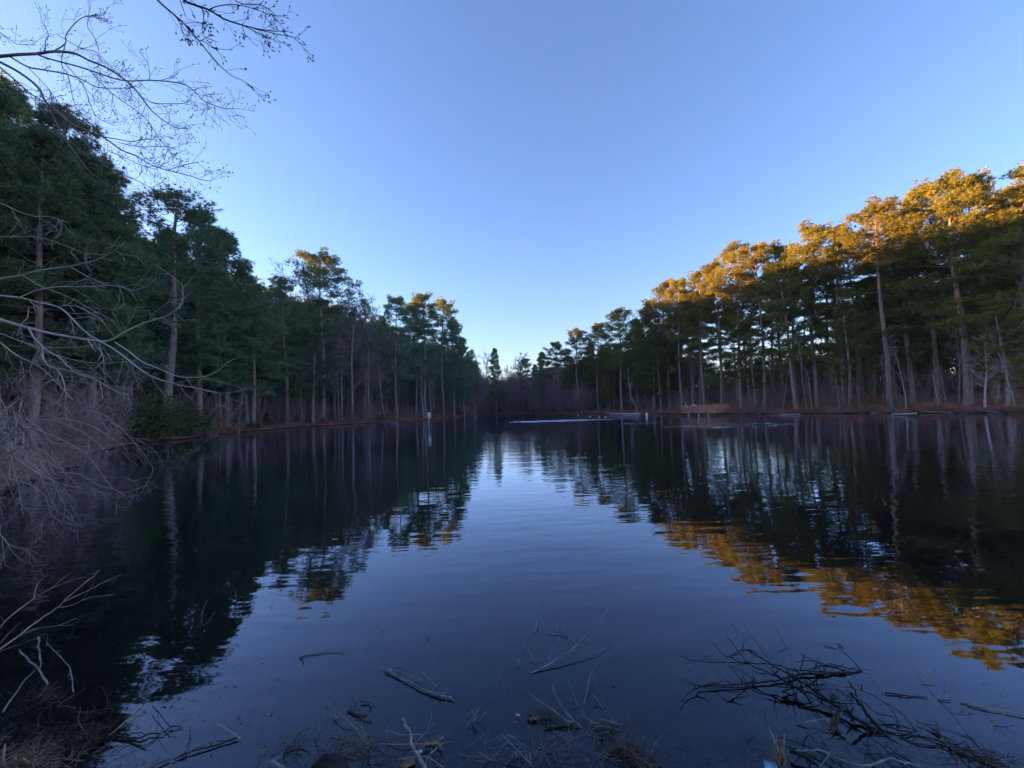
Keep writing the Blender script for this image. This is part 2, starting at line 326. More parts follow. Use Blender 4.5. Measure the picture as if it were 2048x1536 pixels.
def pine_proto(seed, H=22.0, base=0.5, R=3.6, nbr=64, shape=0.6, puffs=9, tufts=12, shelf=0.3, lean=0.3, r0=0.21, dead=9, psize=0.46, nb=12, tiers=0):
    rng = np.random.default_rng(seed)
    top = np.array([rng.normal(0, lean), rng.normal(0, lean), H * 0.985])
    n = 14; tr = []
    for i in range(n + 1):
        t = i / n; tr.append(np.array([top[0] * t * t + 0.12 * math.sin(t * 7 + seed), top[1] * t * t + 0.12 * math.cos(t * 6 + seed), H * 0.985 * t - 0.3 * (i == 0)]))
    tk = MB(); tk.tube(tr, [r0 * 1.35 if i == 0 else r0 * (1 - i / n) ** 0.8 + 0.03 for i in range(n + 1)], 7)
    lm = MB(); cr = MB(); C = []; Dd = []
    for k in range(nbr + tiers):
        t = base + (1 - base) * ((k + rng.uniform(0, 1)) / nbr) ** 0.9 if k < nbr else base * rng.uniform(.52, 1.0)
        u = (t - base) / (1 - base) if k < nbr else .12                       # 0 crown base .. 1 top
        prof = (min(1.0, 0.45 + 1.6 * u) * (1 - u) ** shape) + 0.10
        L = R * prof * rng.uniform(0.55, 1.15); az = k * 2.4 + rng.normal(0, 0.4)
        el = math.radians(-8 + 62 * u ** 1.4 + rng.normal(0, 9))
        d = np.array([math.cos(az) * math.cos(el), math.sin(az) * math.cos(el), math.sin(el)])
        p = along(tr, min(t, 0.995)); pts = wander(rng, p, d, L, 5, 0.12, 0.05)
        lm.tube(pts, [0.012 + 0.018 * L * 0.6, 0.008], 3)
        m = max(3, int(puffs * (0.5 + L / R)))
        for j in range(m):
            s = 1 - 0.62 * (j / m) * rng.uniform(0.6, 1.2) if L > 1.2 else rng.uniform(0.2, 1)
            q = along(pts, min(max(s, 0.05), 1)); lat = np.array([-d[1], d[0], 0]); side = rng.uniform(-1, 1) * 0.42 * L * (1.1 - 0.5 * s)
            e = q + lat * side + d * abs(side) * 0.5 + np.array([0, 0, rng.uniform(-0.05, 0.35)])
            if L > 0.8 and j % 2 == 0: lm.tube([q, (q + e) / 2 + rng.normal(0, .04, 3), e], [0.014, 0.006], 3)
            nt_ = int(tufts * rng.uniform(0.7, 1.3))
            o = rng.normal(0, 1, (nt_, 3)); o /= np.linalg.norm(o, axis=1)[:, None]; o *= rng.uniform(0.35, 1, (nt_, 1)) ** 0.5
            C.append(e + o * np.array([psize, psize, psize * (1 - shelf)])); dv = o + np.array([0, 0, 0.55]) + d * 0.3; Dd.append(dv / np.linalg.norm(dv, axis=1)[:, None])
    for k in range(dead):                                  # dead stubs below the crown
        t = rng.uniform(base * 0.55, base); az = rng.uniform(0, 6.28); p = along(tr, t)
        pts = wander(rng, p, (math.cos(az), math.sin(az), rng.uniform(-0.2, 0.3)), rng.uniform(0.6, 2.0), 4, 0.2)
        lm.tube(pts, [0.025, 0.008], 3)
    puff(cr, rng, np.vstack(C), np.vstack(Dd), nb=nb)
    return dict(kind='pine', H=H, trunk=tk.mesh('trunk', MT['pine_bark'], True), limbs=lm.mesh('limbs', MT['pine_bark']), crown=cr.mesh('crown', None))

def bare_proto(seed, H=18.0, base=0.3, n1=20, spread=0.6, r0=0.13, fork=False, tw=0.011, dens=1.0, bark='bare_bark', twig='twigs'):
    rng = np.random.default_rng(seed); tr = wander(rng, (0, 0, -0.2), (rng.normal(0, .05), rng.normal(0, .05), 1), H * 0.93, 12, 0.05, 0.03)
    tk = MB(); tk.tube(tr, [r0 * (1 - i / 12) ** 0.9 + tw for i in range(13)], 6); cr = MB()
    for k in range(n1):
        t = base + (1 - base) * (k + rng.uniform(0, 1)) / n1; p = along(tr, min(t, .99)); az = k * 2.4 + rng.normal(0, .5)
        L1 = H * spread * 0.45 * (1.15 - t) ** 0.7 * rng.uniform(0.6, 1.2); el = math.radians(rng.uniform(25, 60))
        b1 = wander(rng, p, (math.cos(az) * math.cos(el), math.sin(az) * math.cos(el), math.sin(el)), L1, 5, 0.14, 0.06)
        rr = r0 * 0.4 * (1.1 - t) + tw; cr.tube(b1, [rr, tw], 4)
        for j in range(max(2, int(5 * dens))):
            s = rng.uniform(0.25, 1); q = along(b1, s); d = unit(b1[-1] - b1[0])
            b2 = wander(rng, q, perp(rng, d, rng.uniform(.4, .9)), L1 * 0.45 * rng.uniform(.5, 1.1), 4, 0.16, 0.06); cr.tube(b2, [max(tw * 1.2, rr * .4), tw], 3)
            for i in range(max(2, int(4 * dens))):
                q2 = along(b2, rng.uniform(0.2, 1)); d2 = unit(b2[-1] - b2[0])
                b3 = wander(rng, q2, perp(rng, d2, rng.uniform(.4, 1.0)), L1 * 0.24 * rng.uniform(.5, 1.1), 3, 0.2, 0.05); cr.tube(b3, [tw, tw * .7], 3)
                for h in range(2):
                    q3 = along(b3, rng.uniform(.2, 1)); b4 = wander(rng, q3, perp(rng, unit(b3[-1] - b3[0]), .7), L1 * 0.14 * rng.uniform(.5, 1.2), 2, 0.2, .03); cr.tube(b4, [tw * .8, tw * .5], 3)
    return dict(kind='bare', H=H, trunk=tk.mesh('trunk', MT[bark], True), crown=cr.mesh('crown', MT[twig]))

def shrub_proto(seed, H=3.0, stems=16, spread=0.8, tw=0.008, twig='brush', sub=9, arch=0.0):
    rng = np.random.default_rng(seed); mb = MB()
    for k in range(stems):
        az = rng.uniform(0, 6.28); o = rng.uniform(0, .25, 2) * H; p = (math.cos(az) * o[0] * .5, math.sin(az) * o[0] * .5, -.1)
        b = wander(rng, p, (math.cos(az) * spread * rng.uniform(.1, 1), math.sin(az) * spread * rng.uniform(.1, 1), 1), H * rng.uniform(.6, 1.1), 6, .12, -arch)
        mb.tube(b, [tw * 2.2, tw * .8], 3)
        for j in range(sub):
            q = along(b, rng.uniform(.15, 1)); b2 = wander(rng, q, perp(rng, unit(b[-1] - b[0]), rng.uniform(.4, 1.1)), H * .28 * rng.uniform(.4, 1.1), 3, .2, .02); mb.tube(b2, [tw, tw * .6], 3)
            for i in range(3):
                q = along(b2, rng.uniform(.2, 1)); b3 = wander(rng, q, perp(rng, unit(b2[-1] - b2[0]), .8), H * .13 * rng.uniform(.5, 1.2), 2, .2); mb.tube(b3, [tw * .7, tw * .4], 3)
    return dict(kind='shrub', H=H, crown=mb.mesh('bare_shrub', MT[twig]))

def leafy_proto(seed, H=3.0, R=1.6, n=2600):
    rng = np.random.default_rng(seed); cr = MB(); st = MB(); C = []; Dd = []
    for k in range(26):
        az = rng.uniform(0, 6.28); el = rng.uniform(.3, 1.4); b = wander(rng, (0, 0, 0), (math.cos(az) * math.cos(el) * R / H * 2, math.sin(az) * math.cos(el) * R / H * 2, math.sin(el)), H * rng.uniform(.6, 1), 5, .13, .02)
        st.tube(b, [.03, .008], 3)
        for j in range(n // 26 // 8):
            q = along(b, rng.uniform(.2, 1)) + rng.normal(0, .2, 3); o = rng.normal(0, .13, (8, 3)); C.append(q + o); Dd.append(o / .13 * .5 + np.array([0, 0, .4]))
    C = np.vstack(C); C[:, 2] = np.maximum(C[:, 2], .05); puff(cr, rng, C, np.vstack(Dd), nb=4, L=.13, wd=.07)
    return dict(kind='leafy', H=H, stems=st.mesh('stems', MT['bare_bark']), crown=cr.mesh('crown', MT['evergreen']))

PINES = {
 'high': pine_proto(1, base=0.64, R=3.9, nbr=38, tiers=13, shape=0.45, shelf=.5, tufts=11),
 'high2': pine_proto(2, base=0.68, R=3.8, nbr=34, tiers=10, shape=0.5, lean=0.9, shelf=.5, tufts=11),
 'broad': pine_proto(3, base=0.54, R=4.9, nbr=52, tiers=12, shape=0.40, puffs=9, shelf=.5, r0=.27, psize=.5),
 'dense': pine_proto(4, base=0.20, R=4.0, nbr=92, shape=0.55, puffs=9, tufts=12, r0=.24),
 'layer': pine_proto(5, base=0.22, R=4.4, nbr=54, shape=0.5, puffs=9, shelf=.65, r0=.24, tufts=13),
 'sparse': pine_proto(6, base=0.45, R=3.2, nbr=52, shape=0.55, puffs=5, tufts=8, dead=10),
 'open': pine_proto(8, base=0.36, R=4.3, nbr=54, shape=0.55, puffs=6, tufts=8, dead=10, psize=.36),
 'umbrella': pine_proto(7, base=0.70, R=4.0, nbr=44, tiers=8, shape=0.35, puffs=8, shelf=.5, lean=.5),
}
NC = {}
for k, p in PINES.items():
    for nm in ('needles', 'needles_shade'):
        me = p['crown'].copy() if nm == 'needles_shade' else p['crown']
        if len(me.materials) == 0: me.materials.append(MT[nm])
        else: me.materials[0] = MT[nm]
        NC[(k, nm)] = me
BARE = {
 'tall': bare_proto(11, H=18, base=.4, n1=18, spread=.45),
 'tall2': bare_proto(12, H=18, base=.5, n1=16, spread=.4, r0=.10),
 'round': bare_proto(13, H=16, base=.22, n1=24, spread=.85, r0=.17),
 'fan': bare_proto(18, H=18, base=.2, n1=28, spread=.85, r0=.2, tw=.026),
 'pole': bare_proto(14, H=15, base=.55, n1=10, spread=.32, r0=.075, dens=.7),
 'pole2': bare_proto(15, H=14, base=.35, n1=11, spread=.35, r0=.06, dens=.7),
 'birch': bare_proto(16, H=10, base=.4, n1=9, spread=.35, r0=.055, dens=.6, bark='pale_bark'),
 'snag': bare_proto(17, H=15, base=.25, n1=22, spread=.55, r0=.17, dens=1.0, bark='pale_bark', twig='pale_bark'),
}
SHRUB = {
 'a': shrub_proto(21), 'b': shrub_proto(22, stems=12, spread=1.2, arch=.05), 'c': shrub_proto(23, H=4.5, stems=14, spread=.5, sub=12),
 'red': shrub_proto(24, H=1.6, stems=18, spread=1.0, twig='red_twigs', tw=.006), 'red2': shrub_proto(25, H=3.2, stems=12, spread=.7, twig='red_twigs'),
 'thicket': shrub_proto(28, H=6, stems=20, spread=.5, sub=14, tw=.013, twig='twigs'), 'thicket2': shrub_proto(29, H=7, stems=14, spread=.35, sub=16, tw=.013, twig='twigs'),
 'leafy': leafy_proto(26), 'leafy2': leafy_proto(27, H=2.4, R=1.8, n=2200),
}
LEAFY_SM = None

def plant(proto, name, x, y, H, label, cat, group=None, az=None, wide=1.0, needles='needles_shade', tilt=(0, 0), z=None, rs=random.Random(3)):
    """one tree or shrub: an Empty at its foot with copies that share the prototype's meshes"""
    lib = PINES if proto in PINES else BARE if proto in BARE else SHRUB
    p = lib[proto]; s = H / p['H']; rz = rs.uniform(0, 6.28) if az is None else az
    zz = gz(x, y) - 0.05 if z is None else z
    if p['kind'] == 'shrub':
        o = bpy.data.objects.new(name, p['crown']); COL.objects.link(o)
    else:
        o = empty(name)
        for part in ('trunk', 'limbs', 'stems', 'crown'):
            if part in p:
                me = NC[(proto, needles)] if (part == 'crown' and p['kind'] == 'pine') else p[part]
                c = bpy.data.objects.new(part, me); COL.objects.link(c); c.parent = o
    o.location = (x, y, zz); o.rotation_euler = (tilt[0], tilt[1], rz); o.scale = (s * wide, s * wide, s)
    return tag(o, label, cat, group)

skyline = [(-900, 150), (0, 190), (60, 215), (150, 250), (240, 370), (262, 450), (330, 385), (400, 425), (480, 490), (510, 545), (580, 550), (645, 530), (690, 570), (730, 605), (800, 605),
           (850, 602), (890, 625), (920, 685), (950, 712), (975, 745), (1010, 740), (1060, 735), (1085, 720), (1110, 702), (1150, 672), (1200, 648), (1240, 635), (1290, 625),
           (1320, 590), (1395, 560), (1460, 512), (1530, 495), (1615, 468), (1700, 470), (1750, 440), (1800, 455), (1850, 410), (1910, 375), (2048, 385), (3000, 300)]
def sky_y(px): return float(np.interp(px, [a for a, b in skyline], [b for a, b in skyline]))
shoreX = [a for a, b in shore_px]; shoreY = [W(a, b).y for a, b in shore_px]
def shore_depth(px): return float(np.interp(px, shoreX, shoreY))
USED = []
def pine_at(px, ytop, kind, label, back=2.5, wide=1.0, needles='needles_shade', group=None, name='pine_tree', basex=None, tilt=(0, 0), cat='pine tree', Y=None, az=None):
    """tree whose top shows at (px, ytop), standing `back` metres behind the shore line"""
    Y = Y or shore_depth(px) + back
    t = D(px, ytop, Y); z = gz(t.x, t.y); H = t.z - z
    USED.append((t.x, t.y))
    return plant(kind, name, t.x, t.y, H, label, cat, group, wide=wide, needles=needles, tilt=tilt, az=az)

# --- left shore, hand placed
L = 'needles_shade'
for a in [
 (15, 182, 'dense', 'huge dark pine cut by the left edge of the photo, tallest on the left shore', 6, 1.25),
 (105, 218, 'layer', 'tall dark pine just right of the huge one at the left edge', 4, 1.2),
 (190, 325, 'dense', 'dark broad pine sloping down to the pale gap in the left skyline', 5, 1.2),
 (335, 374, 'open', 'open crowned pine right of the pale gap, sky showing through its branches', 3, 1.7),
 (395, 425, 'dense', 'dense pine on the right shoulder of the open crowned one', 7, 1.1),
 (455, 470, 'dense', 'round dark pine where the left skyline drops steeply', 5, 1.15),
 (505, 560, 'layer', 'lower dark pine under the steep drop of the left skyline', 3, 1.2),
 (570, 560, 'layer', 'bushy pine just left of the umbrella crowned pine', 5, 1.1),
 (642, 521, 'umbrella', 'umbrella crowned pine standing out of the middle of the left skyline', 4, 1.2),
 (625, 640, 'layer', 'dark pine with long low branches in front of the umbrella crowned pine', 1.5, 1.5),
 (700, 612, 'sparse', 'thin pine among bare crowns right of the umbrella crowned pine', 8, 1.2),
 (735, 600, 'sparse', 'small crowned pine in the dip of the left skyline', 6, 1.1),
 (788, 600, 'high', 'left one of the cluster of pines behind the sign post', 5, 1.0),
 (828, 606, 'high2', 'pine between two taller crowns in the cluster behind the sign post', 8, 1.0),
 (846, 596, 'high', 'tallest pine of the cluster behind the sign post', 4, 1.1),
 (880, 606, 'high2', 'flat topped pine on the right of the cluster behind the sign post', 5, 1.2),
 (903, 640, 'dense', 'dense pine stepping down at the right end of the sign post cluster', 4, 1.0),
 (925, 676, 'dense', 'short dark pine next to last at the right end of the left shore', 3, 1.0),
 (945, 700, 'sparse', 'last small pine at the right end of the left shore', 4, 1.0),
]: pine_at(a[0], a[1], a[2], a[3], a[4], a[5])
# --- far end
for a in [
 (989, 698, 'dense', 'narrow pine standing alone in the gap at the far end of the lake', 6, .75),
 (1049, 722, 'umbrella', 'small flat crowned pine right of the round bare tree at the far end', 12, 1.0),
 (1085, 706, 'dense', 'pine at the left foot of the right hand skyline', 6, 1.1),
 (1070, 730, 'dense', 'low pine between the flat crowned pine and the right hand skyline', 9, .9),
]: pine_at(a[0], a[1], a[2], a[3], a[4], a[5], Y=150 if a[0] < 1080 else 140)
# --- right shore, hand placed
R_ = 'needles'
for a in [
 (1118, 690, 'broad', 'first dark pine where the right hand skyline starts to climb', 5, 1.2),
 (1150, 664, 'broad', 'second dark pine of the climbing right hand skyline', 5, 1.15),
 (1190, 655, 'broad', 'rounded pine left of the tallest of the shaded far right group', 7, 1.0),
 (1237, 629, 'broad', 'tallest pine of the shaded group above the fallen pale log', 5, 1.15),
 (1268, 640, 'dense', 'shaded pine beside the pinkish bare crown', 9, 1.0),
 (1300, 604, 'dense', 'dense dark pine at the left end of the sunlit row', 4, 1.2),
 (1330, 578, 'broad', 'pine with the first gold patch at its tip', 5, 1.0),
 (1352, 566, 'high', 'pine left of the fishing deck with a gold rimmed crown', 4, .9),
 (1395, 552, 'high2', 'slim pine behind the fishing deck with gold crown', 6, 1.0),
 (1432, 532, 'high', 'gold crowned pine over the right end of the fishing deck', 5, .95),
 (1468, 505, 'broad', 'broad gold crown one step right of the fishing deck', 5, .8),
 (1515, 494, 'high2', 'gold crowned pine with twin look beside the broad gold crown', 4, 1.0),
 (1548, 497, 'high', 'narrow pine in the middle of the sunlit row', 7, .9),
 (1612, 460, 'high', 'pine with a raised domed gold crown in the middle of the sunlit row', 4, 1.0),
 (1575, 505, 'layer', 'layered pine left of the raised domed gold crown', 4, .9),
 (1665, 463, 'high2', 'flat topped gold pine right of the raised dome', 5, 1.1),
 (1700, 480, 'high', 'lower gold pine tucked left of the tall straight trunk', 7, 1.0),
 (1752, 424, 'umbrella', 'tall straight trunked pine with a lone golden umbrella crown', 2.2, 1.15),
 (1800, 462, 'layer', 'layered pine in the dip right of the lone umbrella crown', 6, 1.1),
 (1850, 400, 'broad', 'broad pine whose pinkish gold tip stands left of the tallest crown', 6, .8),
 (1903, 362, 'broad', 'tallest golden pine on the right shore with a thick pale trunk', 3.0, 1.15),
 (1962, 370, 'broad', 'golden pine just right of the tallest golden one', 5, 1.0),
 (2030, 378, 'layer', 'golden brown pine cut by the right edge of the photo', 4, 1.2),
 (2110, 330, 'broad', 'big pine beyond the right edge of the photo', 4, 1.1),
]: pine_at(a[0], a[1], a[2], a[3], a[4], a[5], R_)
# lower shaded pines on the right shore
for a in [
 (1315, 680, 'layer', 'low dark pine with drooping shelves left of the fishing deck', 1.6, 1.5),
 (1500, 640, 'layer', 'mid height shaded pine right of the fishing deck', 5, 1.3),
 (1690, 610, 'layer', 'half height shaded pine left of the tall straight trunk', 3, 1.3),
 (2000, 600, 'layer', 'half height green pine near the right edge in front of the thick trunks', 2.5, 1.4),
]: pine_at(a[0], a[1], a[2], a[3], a[4], a[5], R_)

# --- bare trees picked out by the photo
for a in [
 (545, 524, 'round', 'bare crown poking above the pines left of the umbrella crowned pine', 12, 1.0),
 (702, 556, 'round', 'bare grey crown leaning out right of the umbrella crowned pine', 3, .8),
 (722, 588, 'round', 'fine bare crown in the dip of the left skyline', 9, .9),
 (765, 625, 'round', 'bare tree in the pale gap left of the sign post cluster', 5, .8),
 (968, 700, 'fan', 'wispy bare tree left of the lone narrow pine at the far end', 8, .8),
 (1030, 703, 'fan', 'round fan shaped bare crown at the far end of the lake', 6, 1.0),
 (1003, 728, 'fan', 'low wispy bare crown right of the lone narrow pine at the far end', 3, 1.1),
 (1058, 738, 'fan', 'bare crown under the small flat crowned pine at the far end', 4, 1.2),
 (950, 735, 'fan', 'bare crown at the left foot of the far end gap', 3, 1.2),
 (1276, 612, 'tall', 'pinkish bare crown above the shaded pines at the right', 12, 1.0),
]: pine_at(a[0], a[1], a[2], a[3], a[4], a[5], name='bare_tree', cat='bare tree')
pine_at(1957, 640, 'snag', 'dead pale snag tangled with broken branches by the thick trunks at the right', 1.8, 1.0, name='dead_tree', cat='dead tree')
for a in [(600, 780, 'left one of two pale saplings on the left bank'), (478, 760, 'thin white trunked sapling on the rusty left bank'), (845, 700, 'pale tree behind the sign post'), (1718, 760, 'pale thin sapling left of the tall straight trunk'),
          (1803, 680, 'crooked pale sapling right of the tall straight trunk'), (1872, 720, 'pale forked sapling left of the thick trunks'), (1620, 730, 'whitish sapling pair member on the right bank'), (1672, 720, 'slender whitish sapling leaning left on the right bank')]:
    pine_at(a[0], a[1], 'birch', a[2], 1.0, 1.0, name='birch_sapling', cat='sapling')
# leaning pale trunks at the water
def leaning(x0, y0, pts, Y, label, r=.09, mat_='pale_bark', name='leaning_tree', twigs=14, seed=1):
    base = W(x0, y0); o = empty(name, (base.x, base.y, 0.0)); P = [D(x, y, Y) - Vector((base.x, base.y, 0)) for x, y in pts]; P[0].z = -0.3
    mb = MB(); mb.tube(P, [r, r * .25], 6); mb.build('trunk', MT[mat_], o, True)
    rng = np.random.default_rng(seed); tb = MB(); A = [np.array(p) for p in P]
    for k in range(twigs):
        q = along(A, rng.uniform(.3, 1)); b = wander(rng, q, perp(rng, unit(A[-1] - A[0]), .8), rng.uniform(.8, 2.6), 4, .2, .05); tb.tube(b, [r * .3, .012], 4)
        for j in range(5):
            q2 = along(b, rng.uniform(.2, 1)); c = wander(rng, q2, perp(rng, unit(b[-1] - b[0]), .7), rng.uniform(.3, 1), 3, .2); tb.tube(c, [.014, .008], 3)
    tb.build('crown', MT[mat_], o); return tag(o, label, 'leaning tree')
YL = W(1274, 828).y
leaning(1274, 828, [(1274, 828), (1273, 815), (1262, 795), (1258, 765), (1256, 740)], YL, 'crooked white trunk leaning over the fallen pale log', .10)
YL = W(925, 834).y
leaning(890, 836, [(888, 832), (905, 800), (920, 770), (935, 740)], YL, 'pale tree leaning right over the water at the end of the left shore', .16, 'bare_bark', seed=2, twigs=30)
leaning(935, 833, [(952, 832), (940, 818), (925, 812), (905, 808)], YL, 'pale branch arching down to the water at the end of the left shore', .09, 'pale_bark', seed=3, twigs=10)

# --- filling the wood
rng0 = np.random.default_rng(77); rs = random.Random(9)
ZONES = [(-999, 130, 'under the huge pines at the left edge'), (130, 290, 'left of the pale gap in the left skyline'), (290, 420, 'around the open crowned pine'), (420, 560, 'below the steep drop of the left skyline'), (560, 690, 'around the umbrella crowned pine'),
 (690, 780, 'in the dip left of the sign post cluster'), (780, 870, 'straight behind the sign post'), (870, 960, 'at the right end of the left shore'), (960, 1040, 'left half of the far end'), (1040, 1120, 'right half of the far end'),
 (1120, 1210, 'where the right skyline starts to climb'), (1210, 1290, 'behind the long fallen pale tree'), (1290, 1360, 'just left of the fishing deck'), (1360, 1450, 'right behind the fishing deck'), (1450, 1540, 'just right of the fishing deck'),
 (1540, 1640, 'below the raised domed gold crown'), (1640, 1740, 'just left of the tall straight trunk'), (1740, 1820, 'just right of the tall straight trunk'), (1820, 1900, 'left of the thick pale trunk'), (1900, 1980, 'around the dead pale snag'), (1980, 9999, 'at the right edge')]
def zone(px): return next(z for a, b, z in ZONES if a <= px < b)
def scatter(n, pxr, dr, kinds, hr, label, name, cat, group, gap=2.2, drop=(4, 60), needles='needles_shade', wide=(0.85, 1.2), tries=60, limit=True):
    k = 0; t = 0
    while k < n and t < n * tries:
        t += 1; px = rs.uniform(*pxr); Y = rs.uniform(4, 210); p = D(px, 800, Y)
        d = float(lake_dist([p.x], [p.y])[0])
        if not (dr[0] < d < dr[1]): continue
        if -30 < px < 2080 and Y < shore_depth(px): continue
        if any((p.x - a) ** 2 + (p.y - b) ** 2 < gap * gap for a, b in USED): continue
        z = gz(p.x, p.y); H = rs.uniform(*hr)
        if limit:
            zt = D(px, sky_y(px) + rs.uniform(*drop), Y).z
            H = min(H, zt - z)
            if H < hr[0] * 0.45: continue
        USED.append((p.x, p.y)); kd = rs.choice(kinds)
        plant(kd, name, p.x, p.y, H, label + ' ' + zone(px), cat, group, wide=rs.uniform(*wide), needles=needles, rs=rs, tilt=(rs.gauss(0, .03), rs.gauss(0, .03))); k += 1
    return k
cnt = []
cnt.append(scatter(50, (-30, 560), (3, 30), ['dense', 'layer', 'open', 'broad'], (17, 24), 'shaded pine filling the wood', 'pine_tree', 'pine tree', 'pines filling the near left wood', 2.6))
cnt.append(scatter(62, (560, 960), (3, 32), ['dense', 'open', 'layer', 'sparse'], (11, 23), 'shaded pine filling the wood', 'pine_tree', 'pine tree', 'pines filling the middle left wood', 3.0))
cnt.append(scatter(34, (960, 1120), (4, 45), ['dense', 'dense', 'sparse'], (12, 17), 'small distant pine', 'pine_tree', 'pine tree', 'pines filling the far end wood', 3.0, drop=(15, 60)))
cnt.append(scatter(64, (1120, 1360), (2.5, 34), ['dense', 'broad', 'dense', 'layer'], (12, 23), 'shaded inner pine', 'pine_tree', 'pine tree', 'pines filling the wood left of the deck', 3.0, needles=R_))
cnt.append(scatter(26, (1300, 2150), (2.5, 14), ['high', 'high', 'high2', 'umbrella'], (18, 25), 'front rank inner pine', 'pine_tree', 'pine tree', 'pines of the front ranks at the right', 2.6, needles=R_, drop=(6, 40)))
cnt.append(scatter(20, (1640, 2150), (8, 45), ['high', 'high2', 'high', 'umbrella', 'sparse'], (14, 21), 'straight inner pine', 'pine_tree', 'pine tree', 'pines filling the right wood', 2.8, needles=R_, drop=(10, 110)))
cnt.append(scatter(70, (-30, 960), (2, 30), ['tall', 'tall2', 'pole', 'pole2', 'pole'], (9, 18), 'slim bare tree', 'bare_tree', 'bare tree', 'bare trees of the left wood', 1.3, drop=(20, 120)))
cnt.append(scatter(64, (960, 1120), (1, 40), ['fan', 'fan', 'round', 'tall'], (13, 20), 'bare purplish tree', 'bare_tree', 'bare tree', 'bare trees of the far end wood', 2.0, drop=(2, 50)))
cnt.append(scatter(90, (1120, 2120), (1.5, 30), ['tall', 'tall2', 'pole', 'pole2', 'pole'], (6, 15), 'slim bare tree', 'bare_tree', 'bare tree', 'bare trees of the right wood', 1.3, drop=(60, 160)))
cnt.append(scatter(44, (600, 960), (2, 26), ['round', 'tall', 'tall2', 'round'], (12, 22), 'grey bare crowned tree', 'bare_tree', 'bare tree', 'bare crowns of the middle left wood', 2.0, drop=(8, 70)))
cnt.append(scatter(20, (1290, 2120), (2, 12), ['layer'], (8, 13), 'low green pine', 'pine_tree', 'pine tree', 'low pines of the right shore', 3.0, needles=R_, drop=(60, 200), wide=(1.2, 1.7)))
# brush along the banks
cnt.append(scatter(24, (-60, 420), (0.4, 8), ['a', 'b', 'c', 'c'], (2.0, 4.2), 'leafless brown bush', 'bare_shrub', 'shrub', 'bushes of the near left thicket', .9, limit=False))
cnt.append(scatter(70, (420, 960), (0.6, 14), ['a', 'c', 'c', 'red2'], (2.2, 5), 'leafless bush', 'bare_shrub', 'shrub', 'bushes of the middle left shore', 1.2, limit=False))
cnt.append(scatter(84, (925, 1170), (0.5, 16), ['thicket', 'thicket2'], (5, 10), 'purplish leafless bush', 'bare_shrub', 'shrub', 'bushes at the far end', 1.6, limit=False))
cnt.append(scatter(80, (1120, 2100), (1.0, 22), ['a', 'c', 'red2', 'c'], (1.8, 4.2), 'leafless bush', 'bare_shrub', 'shrub', 'bushes of the right shore', 1.4, limit=False))
print('scatter counts', cnt)
# trees off frame to the left and behind: they carry the wood on and keep the sun off the lake
def offframe():
    n = 0; t = 0
    while n < 46 and t < 5000:
        t += 1; x = rs.uniform(-75, -14); y = rs.uniform(-30, 45)
        if y > 8 and x / y > -1.36: continue
        d = float(lake_dist([x], [y])[0])
        if d < 3 or any((x - a) ** 2 + (y - b) ** 2 < 9 for a, b in USED): continue
        if math.hypot(x, y) < 16: continue
        if y > 0 and PX((x, y, 2))[0] > -420: continue
        USED.append((x, y)); n += 1
        plant(rs.choice(['dense', 'layer', 'broad', 'high']), 'pine_tree', x, y, rs.uniform(20, 24), 'pine of the wood beyond the left edge of the photo', 'pine tree', 'pines beyond the left edge', rs=rs)
offframe()

# the deep wood behind the trees one can tell apart: it reads as one mass
def deep_wood(pick, n, hr, label, seed, needle='needles_shade', brush=6.5, hf=None, blade=(2, 1.0, .36)):
    rng = np.random.default_rng(seed); o = empty('deep_wood'); P = []
    while len(P) < n:
        c = pick(rng, 4000); d = lake_dist(c[:, 0], c[:, 1]); c = c[(d > DR[0]) & (d < DR[1])]; P += [tuple(q) for q in c[:n - len(P)]]
    P = np.array(P); Z = ground_z(P[:, 0], P[:, 1]); tk = MB(); cr = MB(); br = MB()
    for (x, y), z in zip(P, Z):
        H = rng.uniform(*hr) * (hf(x, y) if hf else 1)
        if y > 5:
            px = PX((x, y, EYE))[0]
            if -200 < px < 2500: H = max(3.0, min(H, D(px, sky_y(px) + rng.uniform(6, 60), y).z - z))
        tk.tube([(x, y, z - .3), (x + rng.normal(0, .2), y, z + H * .5), (x + rng.normal(0, .3), y, z + H * .96)], [.17, .04], 4)
        k = int(17 * H); u = rng.uniform(0, 1, k) ** .8; h = z + H * (.22 + .78 * u); R = (1.0 + 2.6 * np.sin(np.minimum(u * 2.2 + .5, 3.0))) * rng.uniform(.5, 1, k) ** .6; a = rng.uniform(0, 6.28, k)
        c = np.stack([x + R * np.cos(a), y + R * np.sin(a), h], -1); puff(cr, rng, c, np.stack([np.cos(a) * .5, np.sin(a) * .5, np.full(k, .6)], -1), nb=blade[0], L=blade[1], wd=blade[2])
        k = int(19 * brush); c = np.stack([x + rng.normal(0, 2.2, k), y + rng.normal(0, 2.2, k), z + rng.uniform(0, brush * .5, k)], -1); puff(br, rng, c, np.tile([0, 0, 1.9], (k, 1)), nb=2, L=brush * .8, wd=.16)
    tk.build('trunks', MT['pine_bark'], o); cr.build('crowns', MT[needle], o); br.build('brush', MT['twigs'], o); tag(o, label, 'forest', kind='stuff')
def fan(pxa, pxb, ya, yb):
    def f(rng, n):
        px = rng.uniform(pxa, pxb, n); Y = rng.uniform(ya, yb, n); return np.array([(D(a, 800, b).x, b) for a, b in zip(px, Y)])
    return f
DR = (24, 66); deep_wood(fan(-60, 960, 14, 165), 900, (25, 30), 'dark depths of the wood behind the left shore', 101)
DR = (12, 60); deep_wood(fan(-60, 480, 14, 75), 150, (20, 25), 'dark depths of the wood behind the near left bank', 105)
DR = (16, 70); deep_wood(fan(350, 950, 150, 290), 260, (24, 29), 'dark depths of the wood beyond the end of the left shore', 106)
